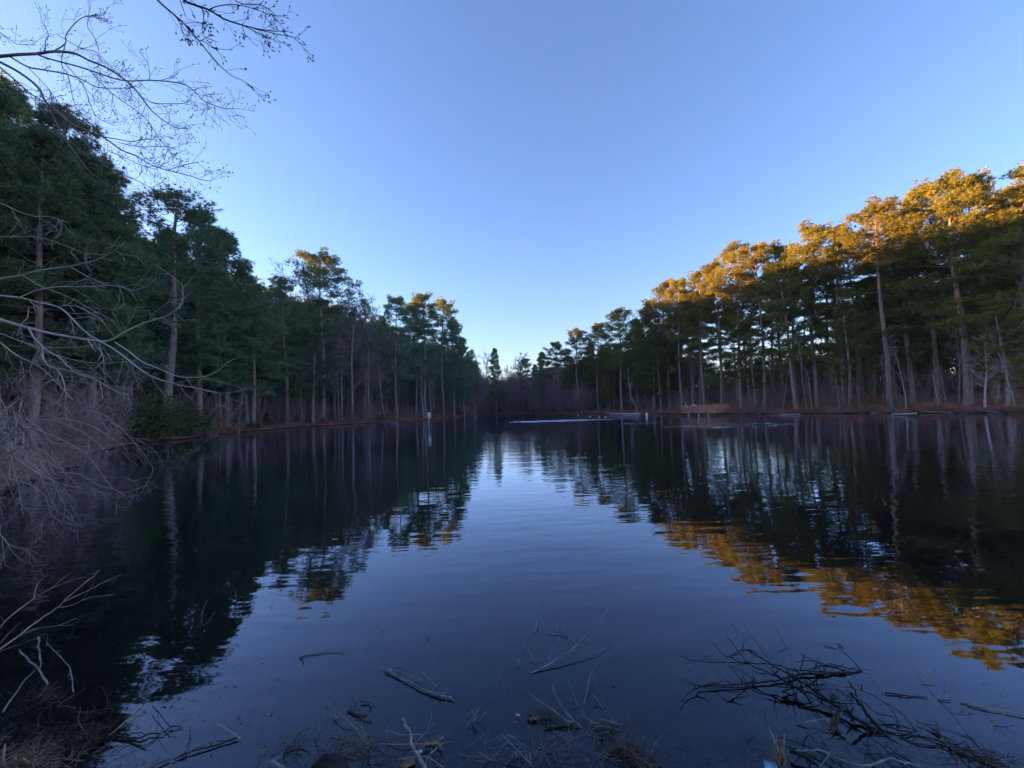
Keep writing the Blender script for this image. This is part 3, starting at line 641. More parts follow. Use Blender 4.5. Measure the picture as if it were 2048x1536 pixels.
DR = (18, 70); deep_wood(lambda rng, n: np.stack([rng.uniform(-100, -28, n), rng.uniform(-45, 32, n)], -1), 560, (23, 27), 'dark depths of the wood beyond the left edge', 102)
DR = (18, 60); deep_wood(fan(930, 1130, 150, 320), 240, (13, 18), 'dark depths of the wood at the far end', 103, 'twigs', brush=5, blade=(5, 1.7, .07))
DR = (26, 70); deep_wood(fan(1110, 2150, 50, 260), 420, (.85, 1.15), 'dark depths of the wood behind the right shore', 104, 'needles', brush=3.2, blade=(2, .8, .27), hf=lambda x, y: float(np.interp(PX((x, y, EYE))[0], [1100, 1340, 1420, 1660, 1740, 2100], [19, 17, 8.5, 8.5, 14, 15])))

# low russet brush and grass on the banks: uncountable
def bank_brush():
    rng = np.random.default_rng(31); mb = MB()
    P = []; 
    N = 9000
    px = rng.uniform(380, 2100, N * 3); i = 0
    for x in px:
        Y = shore_depth(x) + rng.exponential(2.2) + .1; p = D(x, 800, Y); P.append((p.x, p.y))
    P = np.array(P); d = lake_dist(P[:, 0], P[:, 1]); P = P[(d > 0.12) & (d < 11)][:N * 2]; z = ground_z(P[:, 0], P[:, 1])
    C = np.column_stack([P, z]); dirs = rng.normal(0, .35, C.shape) + np.array([0, 0, 1])
    hgt = .55 + .45 * np.sin(C[:, 0] * .8 + 3 * np.sin(C[:, 1] * .35)); dn = unit_rows(dirs)
    for lo, hi, l_ in ((0, .35, .22), (.35, .75, .42), (.75, 1.01, .8)):
        k_ = (hgt >= lo) & (hgt < hi)
        if k_.any(): puff(mb, rng, C[k_], dn[k_] * 1.3, nb=5, L=l_, wd=.025)
    tag(mb.build('bank_undergrowth', MT['red_twigs']), 'low russet grass and seedlings along the shore', 'undergrowth', kind='stuff')
bank_brush()
# evergreen shrubs
for (px, y, Hh, k, lb) in [(285, 845, 4.8, 'leafy', 'green leafy shrub leaning over the near left shore'), (352, 850, 3.8, 'leafy2', 'broad green shrub in the middle of the evergreen clump on the left bank'), (395, 840, 2.6, 'leafy', 'right hand green shrub of the evergreen clump on the left bank'),
        (505, 850, 1.4, 'leafy2', 'small dark evergreen at the foot of a trunk on the left bank'), (645, 842, 1.6, 'leafy', 'low evergreen bush on the left bank below the umbrella crowned pine'), (760, 838, 1.5, 'leafy2', 'low dull green bush by the fallen log on the left shore'),]:
    Y = shore_depth(px) + 1.2; p = D(px, y, Y); plant(k, 'evergreen_shrub', p.x, p.y, Hh, lb, 'shrub')

# ------------------------------------------------------------------ small things on the far water
def log_(name, pts, r, label, mt='pale_bark', cat='log', side=[]):
    P = [W(*p) if len(p) == 2 else W(p[0], p[1], p[2]) for p in pts]; mb = MB(); mb.tube(P, [r, r * .55], 7, True)
    for s_ in side: mb.tube([W(*q) for q in s_], [r * .5, r * .2], 5, True)
    return tag(mb.build(name, MT[mt], smooth=True), label, cat)
log_('fallen_log', [(1281, 828, .12), (1255, 828, .16), (1232, 828, .2), (1213, 826, .55)], .22, 'long pale fallen tree lying on the water left of the white tapered marker', side=[[(1232, 828, .2), (1222, 829.5, .1), (1219, 830, .02)], [(1222, 827, .4), (1214, 827, .5), (1210, 825, .7)]])
log_('fallen_log', [(1785, 828.5, .05), (1810, 828, .16), (1832, 827, .34)], .13, 'short pale log half in the water on the right bank')
log_('fallen_log', [(795, 845, .1), (775, 844, .14), (757, 842, .3)], .11, 'grey fallen log at the water edge of the left shore')
log_('fallen_log', [(1560, 829, .08), (1580, 828.5, .1), (1600, 828.5, .12)], .08, 'thin pale log on the waterline right of the fishing deck')
for (x, y, wd, lb) in [(1180, 833, .5, 'flat white float between the hooked stake and the thin pole'), (1199, 834, .2, 'round white float right of the thin pole'), (1211, 834, .35, 'bent white float nearest the long pale fallen tree'), (1156, 831, .3, 'small pale float left of the hooked stake')]:
    p = W(x, y); mb = MB(); wd *= .5; mb.tube([p + Vector((-wd, 0, .03)), p + Vector((-wd * .8, 0, .06)), p + Vector((wd * .8, .05, .06)), p + Vector((wd, .05, .03))], [.02, .07, .07, .02], 8, True)
    tag(mb.build('float', MT['white'], smooth=True), lb, 'float')
p = W(1190, 838); mb = MB(); mb.tube([p + Vector((0, 0, -.6)), p + Vector((.02, 0, .7)), p + Vector((0, 0, 1.55))], [.035, .025], 6, True); tag(mb.build('pole', MT['grey_stick'], smooth=True), 'thin upright pole standing in the far water', 'pole')
p = W(1164, 833); mb = MB(); mb.tube([p + Vector((0, 0, -.6)), p + Vector((0, 0, .6)), p + Vector((.05, 0, .9)), p + Vector((.25, 0, 1.0)), p + Vector((.4, 0, .85)), p + Vector((.42, 0, .7))], [.05, .04], 7, True); tag(mb.build('hooked_stake', MT['grey_stick'], smooth=True), 'bent hook topped stake standing in the far water', 'stake')
# white tapered marker
p = W(1293.5, 833.5); o = empty('marker', p); mb = MB()
mb.tube([Vector((0, 0, -.1)), Vector((0, 0, 0)), Vector((0, 0, .50)), Vector((0, 0, .54)), Vector((0, 0, .58))], [.135, .14, .21, .24, .22], 16, True); mb.build('bucket', MT['white'], o, True)
mb = MB(); mb.tube([Vector((.22 * math.cos(a), 0, .56 - .14 * math.sin(a))) for a in np.linspace(0, math.pi, 9)], .012, 5); mb.build('handle', MT['metal'], o)
tag(o, 'white tapered bucket shaped marker standing in the water left of the fishing deck', 'marker')
# sign on a post
p = W(858, 856); o = empty('sign_post', p); H_ = 1.75
mb = MB(); mb.tube([Vector((0, 0, -.8)), Vector((0, 0, H_ - .1))], [.04, .04], 8, True); mb.build('post', MT['piling'], o, True)
mb = MB(); mb.box((0.03, -.055, H_ - .33), (.34, .02, .66)); sg = mb.build('sign_panel', MT['white'], o)
mb = MB(); A = [Vector((.07 + .045 * math.cos(a), -.068, H_ - .2 + .09 * math.sin(a))) for a in np.linspace(0, 2 * math.pi, 14)]; mb.tube(A, .016, 4)
mb.box((-.04, -.068, H_ - .30), (.022, .006, .24)); mb.box((.05, -.068, H_ - .42), (.022, .006, .2)); mb.build('marking', MT['black'], sg)
tag(o, 'white sign panel on a pale post standing in the water', 'sign')

# ------------------------------------------------------------------ fishing deck
def deck():
    A = W(1364, 832.2); B = W(1433, 831.5)         # front corners on the water
    o = empty('fishing_deck', (A.x, A.y, 0)); fx = (B - A); Lf = fx.length; ex = fx.normalized(); ey = Vector((-ex.y, ex.x, 0)); dep = 3.4; zf = .62
    C0 = Vector((0, 0, 0)); P = lambda a, b, z: C0 + ex * a + ey * b + Vector((0, 0, z))
    mb = MB(); n = int(dep / .15)
    for k in range(n): mb.bar(P(0, (k + .5) * dep / n, zf), P(Lf, (k + .5) * dep / n, zf), .135, .04)
    mb.build('deck_boards', MT['deck'], o)
    mb = MB()
    for b in (.03, dep - .03): mb.bar(P(0, b, zf - .12), P(Lf, b, zf - .12), .05, .2)
    for a in np.linspace(.03, Lf - .03, 6): mb.bar(P(a, .06, zf - .12), P(a, dep - .06, zf - .12), .05, .18)
    mb.build('joists', MT['deck'], o)
    for a in (.9, 2.35, 3.7, 4.95):
        if a < Lf:
            for b in (.25, dep - .3):
                mb = MB(); mb.tube([P(a, b, -1.0), P(a, b, zf - .1)], [.09, .085], 10, True); mb.build('piling', MT['piling'], o, True)
    def rail(a0, b0, a1, b1, posts):
        for t in np.linspace(0, 1, posts):
            a = a0 + (a1 - a0) * t; b = b0 + (b1 - b0) * t
            mb = MB(); c = P(a, b, zf + .40); mb.box(c, (.09, .09, 1.12), math.atan2(ex.y, ex.x)); mb.build('rail_post', MT['deck'], o)
        off = .06 if b0 == b1 else 0
        for z, h in ((zf + .96, .05), (zf + .74, .13), (zf + .47, .13), (zf + .2, .13)):
            mb = MB(); mb.bar(P(a0, b0 - off, z), P(a1, b1 - off, z), .14 if h < .1 else .035, h); mb.build('rail', MT['deck'], o)
    rail(0, 0, Lf, 0, 8); rail(0, 0.1, 0, dep, 5); rail(Lf, 0.1, Lf, dep, 5); rail(0.1, dep, Lf * .72, dep, 6)
    # walkway back to the bank behind the right end
    sl = .16; wy = (ey - ex * .12).normalized(); wx = Vector((wy.y, -wy.x, 0)); Q = lambda a, b, z: ex * (Lf - .78) + ey * dep + wx * a + wy * b + Vector((0, 0, z))
    mb = MB()
    for k in range(40): mb.box(Q(0, .1 + k * .15, zf + k * .003), (1.5, .135, .04), math.atan2(wx.y, wx.x))
    mb.build('walkway', MT['deck'], o)
    for a in (-.72, .72):
        for k in range(5):
            mb = MB(); mb.box(Q(a, .35 + k * 1.3, zf + .45 + k * .026), (.08, .08, 1.05), math.atan2(wx.y, wx.x)); mb.build('rail_post', MT['deck'], o)
        for z in (.94, .66, .38):
            mb = MB(); mb.tube([Q(a, .2, zf + z), Q(a, 5.9, zf + z + .12)], [.055, .055], 4, True); mb.build('rail', MT['deck'], o)
    tag(o, 'red brown timber fishing deck with a slatted railing on pale pilings', 'fishing deck')
    return o, P, ex, ey, zf, Lf
dk, DP, dex, dey, dzf, dLf = deck()
def person(loc, yaw, joints, rad, edges, clothes, label, hat=None, hair='black'):
    """one continuous body grown from a joint skeleton; joints in a frame that faces -y"""
    def grow(js, es, rs_, name, material, parent, lev=1):
        me = bpy.data.meshes.new(name); idx = {k: i for i, k in enumerate(js)}
        me.from_pydata([tuple(joints[k] if isinstance(k, str) else k) for k in js], [(idx[a], idx[b]) for a, b in es], [])
        ob = bpy.data.objects.new(name, me); COL.objects.link(ob); sk = ob.modifiers.new('s', 'SKIN'); sk.use_smooth_shade = True
        for i, k in enumerate(js): ob.data.skin_vertices[0].data[i].radius = (rs_[k], rs_[k])
        ob.data.skin_vertices[0].data[0].use_root = True
        sb = ob.modifiers.new('u', 'SUBSURF'); sb.levels = lev; sb.render_levels = lev
        dg = bpy.context.evaluated_depsgraph_get(); m2 = bpy.data.meshes.new_from_object(ob.evaluated_get(dg)); m2.materials.clear(); m2.materials.append(MT[material])
        ob2 = bpy.data.objects.new(name, m2); bpy.data.objects.remove(ob); COL.objects.link(ob2); ob2.parent = parent; ob2.name = name; return ob2
    root = empty('person', loc); root.rotation_euler = (0, 0, yaw)
    grow(list(joints), edges, rad, 'body', 'skin', root)
    for nm, js, es, grow_by, mt in clothes:
        grow(js, es, {k: rad[k] * grow_by for k in js}, nm, mt, root)
    h = Vector(joints['head']); 
    mb = MB(); A = []
    for k in range(6):
        a = k / 5 * 1.35; A.append((h + Vector((0, .012, .045 + .085 * math.sin(a))), .118 * math.cos(a) + .004))
    mb.tube([a for a, r in A], [r for a, r in A], 14, True); mb.build('cap' if hat else 'hair', MT[hat or 'cloth_dark'], root, True)
    if hat:
        mb = MB(); mb.box(h + Vector((0, -.14, .055)), (.15, .11, .012)); mb.build('cap_brim', MT[hat], root)
    return tag(root, label, 'person')
def seated(sit, leanf):
    J = {'pelvis': (0, 0, sit), 'belly': (0, -.03 - leanf * .1, sit + .2), 'chest': (0, -.05 - leanf * .25, sit + .42), 'neck': (0, -.06 - leanf * .32, sit + .58), 'head': (0, -.09 - leanf * .36, sit + .72), 'crownp': (0, -.08 - leanf * .36, sit + .80)}
    R = {'pelvis': .15, 'belly': .135, 'chest': .15, 'neck': .055, 'head': .095, 'crownp': .07}
    E = [('pelvis', 'belly'), ('belly', 'chest'), ('chest', 'neck'), ('neck', 'head'), ('head', 'crownp')]
    for s, sx in (('l', -1), ('r', 1)):
        y0 = -.05 - leanf * .25
        J.update({s + 'sho': (.19 * sx, y0, sit + .47), s + 'elb': (.25 * sx, y0 - .12, sit + .22), s + 'wri': (.15 * sx, y0 - .34, sit + .27), s + 'palm': (.13 * sx, y0 - .40, sit + .285),
                  s + 'hip': (.1 * sx, -.02, sit), s + 'kne': (.13 * sx, -.44, sit + .03), s + 'ank': (.13 * sx, -.46, sit - .37), s + 'toe': (.14 * sx, -.62, sit - .41)})
        R.update({s + 'sho': .065, s + 'elb': .045, s + 'wri': .03, s + 'palm': .035, s + 'hip': .10, s + 'kne': .065, s + 'ank': .045, s + 'toe': .035})
        E += [('chest', s + 'sho'), (s + 'sho', s + 'elb'), (s + 'elb', s + 'wri'), (s + 'wri', s + 'palm'), ('pelvis', s + 'hip'), (s + 'hip', s + 'kne'), (s + 'kne', s + 'ank'), (s + 'ank', s + 'toe')]
        for i in range(4):
            J[s + 'f%d' % i] = (.13 * sx + (i - 1.5) * .022, y0 - .46 - .01 * (1.5 - abs(i - 1.5)), sit + .275); J[s + 'g%d' % i] = (.13 * sx + (i - 1.5) * .024, y0 - .50 - .012 * (1.5 - abs(i - 1.5)), sit + .25)
            R[s + 'f%d' % i] = .010; R[s + 'g%d' % i] = .008; E += [(s + 'palm', s + 'f%d' % i), (s + 'f%d' % i, s + 'g%d' % i)]
        J[s + 't'] = (.13 * sx - .05 * sx, y0 - .42, sit + .28); R[s + 't'] = .011; E += [(s + 'palm', s + 't')]
    top = ['chest', 'belly', 'pelvis', 'lsho', 'lelb', 'lwri', 'rsho', 'relb', 'rwri']; te = [('chest', 'belly'), ('belly', 'pelvis'), ('chest', 'lsho'), ('lsho', 'lelb'), ('lelb', 'lwri'), ('chest', 'rsho'), ('rsho', 'relb'), ('relb', 'rwri')]
    leg = ['pelvis', 'lhip', 'lkne', 'lank', 'rhip', 'rkne', 'rank']; le = [('pelvis', 'lhip'), ('lhip', 'lkne'), ('lkne', 'lank'), ('pelvis', 'rhip'), ('rhip', 'rkne'), ('rkne', 'rank')]
    return J, R, E, top, te, leg, le
yaw = math.atan2(dex.y, dex.x)
base = Vector(dk.location)
J, R, E, top, te, leg, le = seated(.42, .5)
person(base + DP(.42, .95, dzf + .02), yaw, J, R, E, [('shirt', top, te, 1.14, 'cloth_white'), ('trousers', leg, le, 1.12, 'cloth_dark')], 'person in a white cap and white shirt sitting low at the deck railing', 'cloth_white')
J, R, E, top, te, leg, le = seated(.55, .2)
person(base + DP(1.5, 1.0, dzf + .02), yaw - .2, J, R, E, [('hooded_top', top, te, 1.2, 'cloth_grey'), ('trousers', leg, le, 1.12, 'cloth_dark')], 'person in a pale grey top sitting taller behind the deck railing', None)
for (a, h_, lb) in ((.42, .42, 'low folding stool under the person in the white cap'), (1.5, .55, 'taller folding stool under the person in the pale grey top')):
    o = empty('stool', base + DP(a, 1.0, dzf + .02)); mb = MB(); mb.box((0, 0, h_ - .13), (.36, .34, .03)); mb.build('seat', MT['cloth_dark'], o)
    for sx in (-1, 1):
        for sy in (-1, 1): mb = MB(); mb.tube([(.15 * sx, .14 * sy, 0), (.12 * sx, .12 * sy, h_ - .14)], .014, 6, True); mb.build('leg', MT['metal'], o)
    tag(o, lb, 'stool')
# pale guard rail on the road behind the right wood
a = D(1725, 783, 88); b = D(1890, 779, 80); zz = [gz(a.x, a.y), gz(b.x, b.y)]
o = empty('guard_rail', (a.x, a.y, zz[0])); mb = MB(); off = Vector((a.x, a.y, zz[0])); hh = max(a.z - zz[0], .7)
mb.bar(Vector((0, 0, a.z - zz[0])), b - off, .05, .32); mb.build('rail', MT['metal'], o)
for t in np.linspace(0, 1, 9):
    q = a.lerp(b, t); z = gz(q.x, q.y); mb = MB(); mb.box(Vector((q.x, q.y, (q.z + z) / 2 - .1)) - off, (.1, .1, max(.3, q.z - z))); mb.build('post', MT['grey_stick'], o)
tag(o, 'pale guard rail glimpsed between the trunks behind the right bank', 'guard rail')

# ------------------------------------------------------------------ near branches overhead
def c1(p, Y): return D(p[0] / 3.303, p[1] / 3.303, Y)
def c2(p, Y): return D(p[0] / 3.303, 400 + p[1] / 3.303, Y)
def c3(p, Y): return D(p[0] / 3.303, 800 + p[1] / 3.303, Y)
def c4(p, h=0): return W(p[0] / 3.938, 1150 + p[1] / 3.938, h)
def c5(p, h=0): return W(500 + p[0] / 3.7236, 1150 + p[1] / 3.7236, h)
def c6(p, h=0): return W(1000 + p[0] / 3.938, 1150 + p[1] / 3.938, h)
def c7(p, h=0): return W(1500 + p[0] / 3.737, 1150 + p[1] / 3.737, h)
def smooth(pts, sub=3):
    P = [np.array(p, float) for p in pts]
    if len(P) < 3: return P
    out = []
    for i in range(len(P) - 1):
        a, b, c, d = P[max(i - 1, 0)], P[i], P[i + 1], P[min(i + 2, len(P) - 1)]
        for k in range(sub):
            t = k / sub; out.append(.5 * ((2 * b) + (-a + c) * t + (2 * a - 5 * b + 4 * c - d) * t * t + (-a + 3 * b - 3 * c + d) * t ** 3))
    out.append(P[-1]); return out
def limb(mb, pts, r, rng, tw=10, tl=.28, buds=True, sides=6, plane=0.35, bend=0.0):
    P = smooth(pts); mb.tube(P, [r[0], r[1]], sides); L = sum(np.linalg.norm(P[i + 1] - P[i]) for i in range(len(P) - 1))
    for k in range(int(tw * L)):
        s = rng.uniform(.12, 1) ** .8; q = along(P, s); i = min(int(s * (len(P) - 1)), len(P) - 2); d = unit(P[i + 1] - P[i]); v = rng.normal(0, 1, 3) * np.array([1, plane, 1]); v -= d * v.dot(d)
        dd = unit(d * .8 + unit(v) * rng.uniform(.4, 1.0)); l = tl * rng.uniform(.3, 1.2); b = wander(rng, q, dd, l, 5, .15, bend); rr = max(.0016, r[1] * .7); mb.tube(b, [rr, rr * .6], 3)
        for j in range(rng.integers(1, 4)):
            q2 = along(b, rng.uniform(.3, 1)); e = wander(rng, q2, perp(rng, unit(b[-1] - b[0]), .7), l * .35, 2, .2); mb.tube(e, [rr * .8, rr * .5], 3)
            if buds: bud(mb, e[-1], e[-1] - e[-2], .0045)
        if buds: bud(mb, b[-1], b[-1] - b[-2], .005)
def bud(mb, p, d, r):
    d = unit(d); mb.tube([p - d * r, p, p + d * r * 1.6, p + d * r * 2.6], [r * .4, r, r * .8, r * .1], 5)

def near_tree(name, base, height, label, groups, mt, seed, r0=.16, tw=9, tl=.3, buds=True, limb_from=None):
    """a tree standing off frame whose limbs reach into the picture; groups: list of limb lists (points, r)"""
    rng = np.random.default_rng(seed); o = empty(name, base); B = Vector(base)
    tr = [np.array((0, 0, -.2)), np.array((.08, .05, height * .3)), np.array((.0, .1, height * .6)), np.array((.15, .1, height))]; tr = smooth(tr, 4)
    mb = MB(); mb.tube(tr, [r0, r0 * .5], 10); mb.build('trunk', MT[mt], o, True)
    for lines in groups:
        mb = MB()
        first = lines[0][0]; p0 = np.array(first[0] - B); zt = min(max(p0[2] - .9, .4), height * .97); a = along(tr, (zt + .2) / (height + .2))
        mid = (a + p0) / 2 + np.array([0, 0, .05]); r = lines[0][1][0]
        mb.tube(smooth([a, mid, p0], 5), [r * 1.8, r], 6)
        for pts, r in lines: limb(mb, [p - B for p in pts], r, rng, tw, tl, buds)
        mb.build('limb', MT[mt], o, True)
    return tag(o, label, 'bare tree')

def ln(f, pts, Y, r): 
    if isinstance(Y, tuple): ys = np.linspace(Y[0], Y[1], len(pts))
    else: ys = [Y] * len(pts)
    return ([f(p, y) for p, y in zip(pts, ys)], r)
T = .0028
near_tree('bare_tree', (-8.6, 4.2, .35), 9.0, 'bare tree off the left edge whose dark budded limbs hang across the top left sky', [
 [ln(c1, [(-150, 375), (0, 372), (120, 360), (240, 355), (360, 340), (490, 352), (590, 400), (700, 445), (850, 545), (940, 650), (1010, 740), (1110, 815), (1170, 845), (1235, 848)], (4.6, 4.2), (.019, .003)),
  ln(c1, [(350, 340), (430, 290), (435, 235), (490, 160), (560, 110), (690, 100)], 4.5, (.008, T)),
  ln(c1, [(300, 345), (300, 270), (320, 235), (300, 180), (270, 145)], 4.5, (.005, T)),
  ln(c1, [(240, 358), (330, 390), (520, 440), (640, 480), (760, 520), (860, 535), (1000, 530), (1190, 550), (1270, 590), (1340, 660), (1400, 690), (1480, 715), (1550, 718)], (4.5, 4.0), (.009, T)),
  ln(c1, [(60, 370), (180, 440), (280, 460), (420, 485), (530, 520), (640, 575), (760, 582), (860, 580), (900, 565)], (4.6, 4.8), (.010, T)),
  ln(c1, [(430, 295), (405, 420), (450, 500), (480, 640), (520, 740), (620, 830)], 4.5, (.005, T)),
  ln(c1, [(430, 420), (500, 500), (560, 580), (600, 700), (650, 780), (760, 830)], 4.6, (.005, T)),
  ln(c1, [(380, 230), (500, 300), (560, 325), (640, 345), (720, 430), (830, 530), (870, 580)], 4.4, (.004, T)),
  ln(c1, [(655, 340), (625, 250), (580, 180), (590, 110), (640, 95)], 4.4, (.004, T)),
  ln(c1, [(930, 640), (1010, 680), (1110, 685), (1210, 682), (1260, 660)], 4.3, (.004, T)),
  ln(c1, [(590, 460), (680, 560), (770, 640), (900, 730), (980, 800), (1040, 900), (1090, 960), (1150, 980)], (4.4, 4.1), (.005, T)),
  ln(c1, [(990, 530), (985, 450), (965, 400), (920, 340)], 4.1, (.003, T)),
  ln(c1, [(1060, 530), (1150, 505), (1180, 475)], 4.1, (.003, T))],
 [ln(c1, [(-150, 340), (0, 410), (130, 480), (250, 575), (300, 670), (380, 740), (450, 800), (540, 850), (680, 905), (800, 990), (900, 1030), (1000, 1090), (1110, 1125), (1250, 1160), (1340, 1190), (1395, 1195)], (4.2, 3.8), (.015, .0022)),
  ln(c1, [(-20, 430), (90, 520), (190, 610), (280, 665), (340, 700), (450, 790)], 4.2, (.009, .005)),
  ln(c1, [(490, 840), (560, 930), (640, 1040), (720, 1110), (830, 1160), (940, 1210), (1010, 1250)], (4.0, 3.9), (.006, T)),
  ln(c1, [(680, 905), (780, 920), (870, 935), (960, 920), (1035, 925)], 4.0, (.005, T)),
  ln(c1, [(300, 690), (370, 810), (430, 920), (520, 1040), (600, 1140), (720, 1220), (850, 1290)], 4.2, (.006, T)),
  ln(c1, [(570, 870), (630, 930), (700, 990), (820, 1040), (930, 1090), (1040, 1120)], 3.9, (.004, T)),
  ln(c1, [(-60, 620), (70, 625), (170, 635), (250, 660), (300, 690)], 4.3, (.006, .003)),
  ln(c1, [(1110, 1125), (1180, 1100), (1240, 1085), (1310, 1070)], 3.8, (.003, T)),
  ln(c1, [(780, 940), (860, 960), (960, 970), (1100, 965)], 4.0, (.003, T)),
  ln(c1, [(180, 440), (260, 520), (330, 600), (400, 690), (520, 760), (640, 850)], 4.1, (.004, T))],
 [ln(c1, [(-150, 100), (-50, 180), (40, 240), (110, 290), (240, 297)], 4.6, (.005, T))],
], 'bare_bark', 41, tw=15, tl=.28)
near_tree('bare_tree', (-3.2, -1.6, .35), 7.6, 'bare tree behind the camera whose budded twigs droop into the top of the sky', [
 [ln(c1, [(900, -420), (1050, -200), (1200, -20), (1250, 20), (1380, 65), (1480, 125), (1600, 165), (1700, 190), (1800, 205), (1905, 205)], (2.6, 3.0), (.010, .002)),
  ln(c1, [(1330, 40), (1345, 110), (1335, 190), (1350, 240), (1440, 280)], 2.8, (.003, .0016)),
  ln(c1, [(1380, 65), (1440, 40), (1560, 30), (1680, 60), (1800, 100)], 2.8, (.004, .0016)),
  ln(c1, [(1600, 165), (1700, 215), (1800, 260), (1830, 285)], 2.9, (.003, .0016)),
  ln(c1, [(1680, 190), (1830, 225), (1930, 245), (1975, 280), (2020, 300)], 3.0, (.003, .0016)),
  ln(c1, [(1450, -150), (1560, 10), (1700, 30), (1780, 60), (1820, 105)], 3.0, (.004, .0016)),
  ln(c1, [(1600, 165), (1620, 230), (1700, 305)], 2.9, (.003, .0014)),
  ln(c1, [(1170, -60), (1220, 90), (1245, 130)], 2.7, (.003, .0014))],
 [ln(c1, [(800, -300), (950, -120), (1040, 0), (1130, 80), (1220, 160), (1290, 240), (1370, 340), (1450, 430), (1530, 500), (1600, 530), (1670, 578)], (2.4, 2.9), (.007, .0015)),
  ln(c1, [(1210, 150), (1290, 250), (1360, 280), (1430, 320), (1540, 330)], 2.7, (.003, .0014))],
], 'dark_bark', 42, r0=.14, tw=16, tl=.15)
near_tree('bare_tree', (-7.6, 2.6, .35), 5.5, 'bare tree off the left edge with pale grey limbs reaching low over the left bank', [
 [ln(c2, [(-150, 740), (0, 790), (190, 845), (330, 880), (470, 905), (600, 925), (720, 930), (830, 870), (960, 810), (1080, 775), (1150, 735), (1205, 685), (1205, 560)], (4.0, 3.6), (.017, .003)),
  ln(c2, [(190, 845), (230, 920), (280, 970), (285, 1040), (320, 1095), (380, 1120), (420, 1200), (435, 1280), (455, 1300)], 3.9, (.009, .003)),
  ln(c2, [(280, 970), (340, 1010), (400, 1045), (450, 1100), (520, 1150), (640, 1190), (740, 1250), (850, 1290)], 3.8, (.006, T)),
  ln(c2, [(380, 1110), (500, 1140), (600, 1165), (700, 1190)], 3.9, (.004, T)),
  ln(c2, [(385, 1185), (320, 1200), (240, 1250), (180, 1260)], 3.9, (.005, T)),
  ln(c2, [(640, 925), (720, 965), (800, 1020), (900, 1100), (1000, 1165), (1100, 1200), (1200, 1225), (1330, 1250), (1450, 1275), (1510, 1275)], (3.8, 3.5), (.008, T)),
  ln(c2, [(760, 940), (850, 1000), (940, 1070), (1040, 1110), (1130, 1150), (1200, 1170), (1320, 1170), (1400, 1150), (1465, 1110)], (3.7, 3.6), (.006, T)),
  ln(c2, [(580, 925), (620, 990)], 3.8, (.005, .003)), ln(c2, [(660, 1200), (680, 1310)], 3.8, (.004, .003))],
 [ln(c2, [(-150, 540), (0, 520), (150, 495), (260, 465), (450, 440), (560, 415), (640, 395), (740, 345), (830, 275)], (4.2, 4.0), (.010, T)),
  ln(c2, [(150, 495), (250, 560), (350, 600), (450, 640), (600, 720), (760, 800)], 4.1, (.004, T)),
  ln(c2, [(460, 440), (560, 495), (690, 555), (800, 575), (860, 600), (980, 570)], 4.1, (.004, T)),
  ln(c2, [(770, 340), (830, 365), (900, 370)], 4.0, (.003, T))],
 [ln(c2, [(-150, 590), (0, 630), (130, 645), (250, 675), (380, 705), (450, 755), (520, 830), (590, 890), (660, 930)], (4.0, 3.9), (.010, .005)),
  ln(c2, [(130, 645), (230, 600), (360, 575), (500, 572), (640, 570), (760, 565), (860, 590)], 4.0, (.005, T)),
  ln(c2, [(190, 710), (180, 780), (150, 810), (110, 900)], 4.0, (.004, T)),
  ln(c2, [(380, 705), (500, 700), (620, 760), (700, 820)], 4.0, (.004, T))],
 [ln(c2, [(-150, 830), (0, 880), (130, 930), (280, 970), (420, 975), (550, 970), (620, 950)], 3.9, (.005, T)),
  ln(c2, [(-150, 860), (0, 940), (100, 1020), (240, 1090), (320, 1150), (480, 1320)], 3.7, (.006, T)),
  ln(c2, [(130, 930), (300, 1000), (500, 1060), (700, 1080), (900, 1060)], 3.9, (.004, T))],
 [ln(c2, [(-150, -40), (50, 40), (130, 80), (240, 110), (330, 110), (450, 150)], 4.4, (.005, T)),
  ln(c2, [(-120, 250), (0, 245), (150, 240), (280, 250), (430, 300), (560, 350), (700, 360)], 4.4, (.004, T))],
], 'pale_bark', 43, r0=.15, tw=7, tl=.34, buds=False)

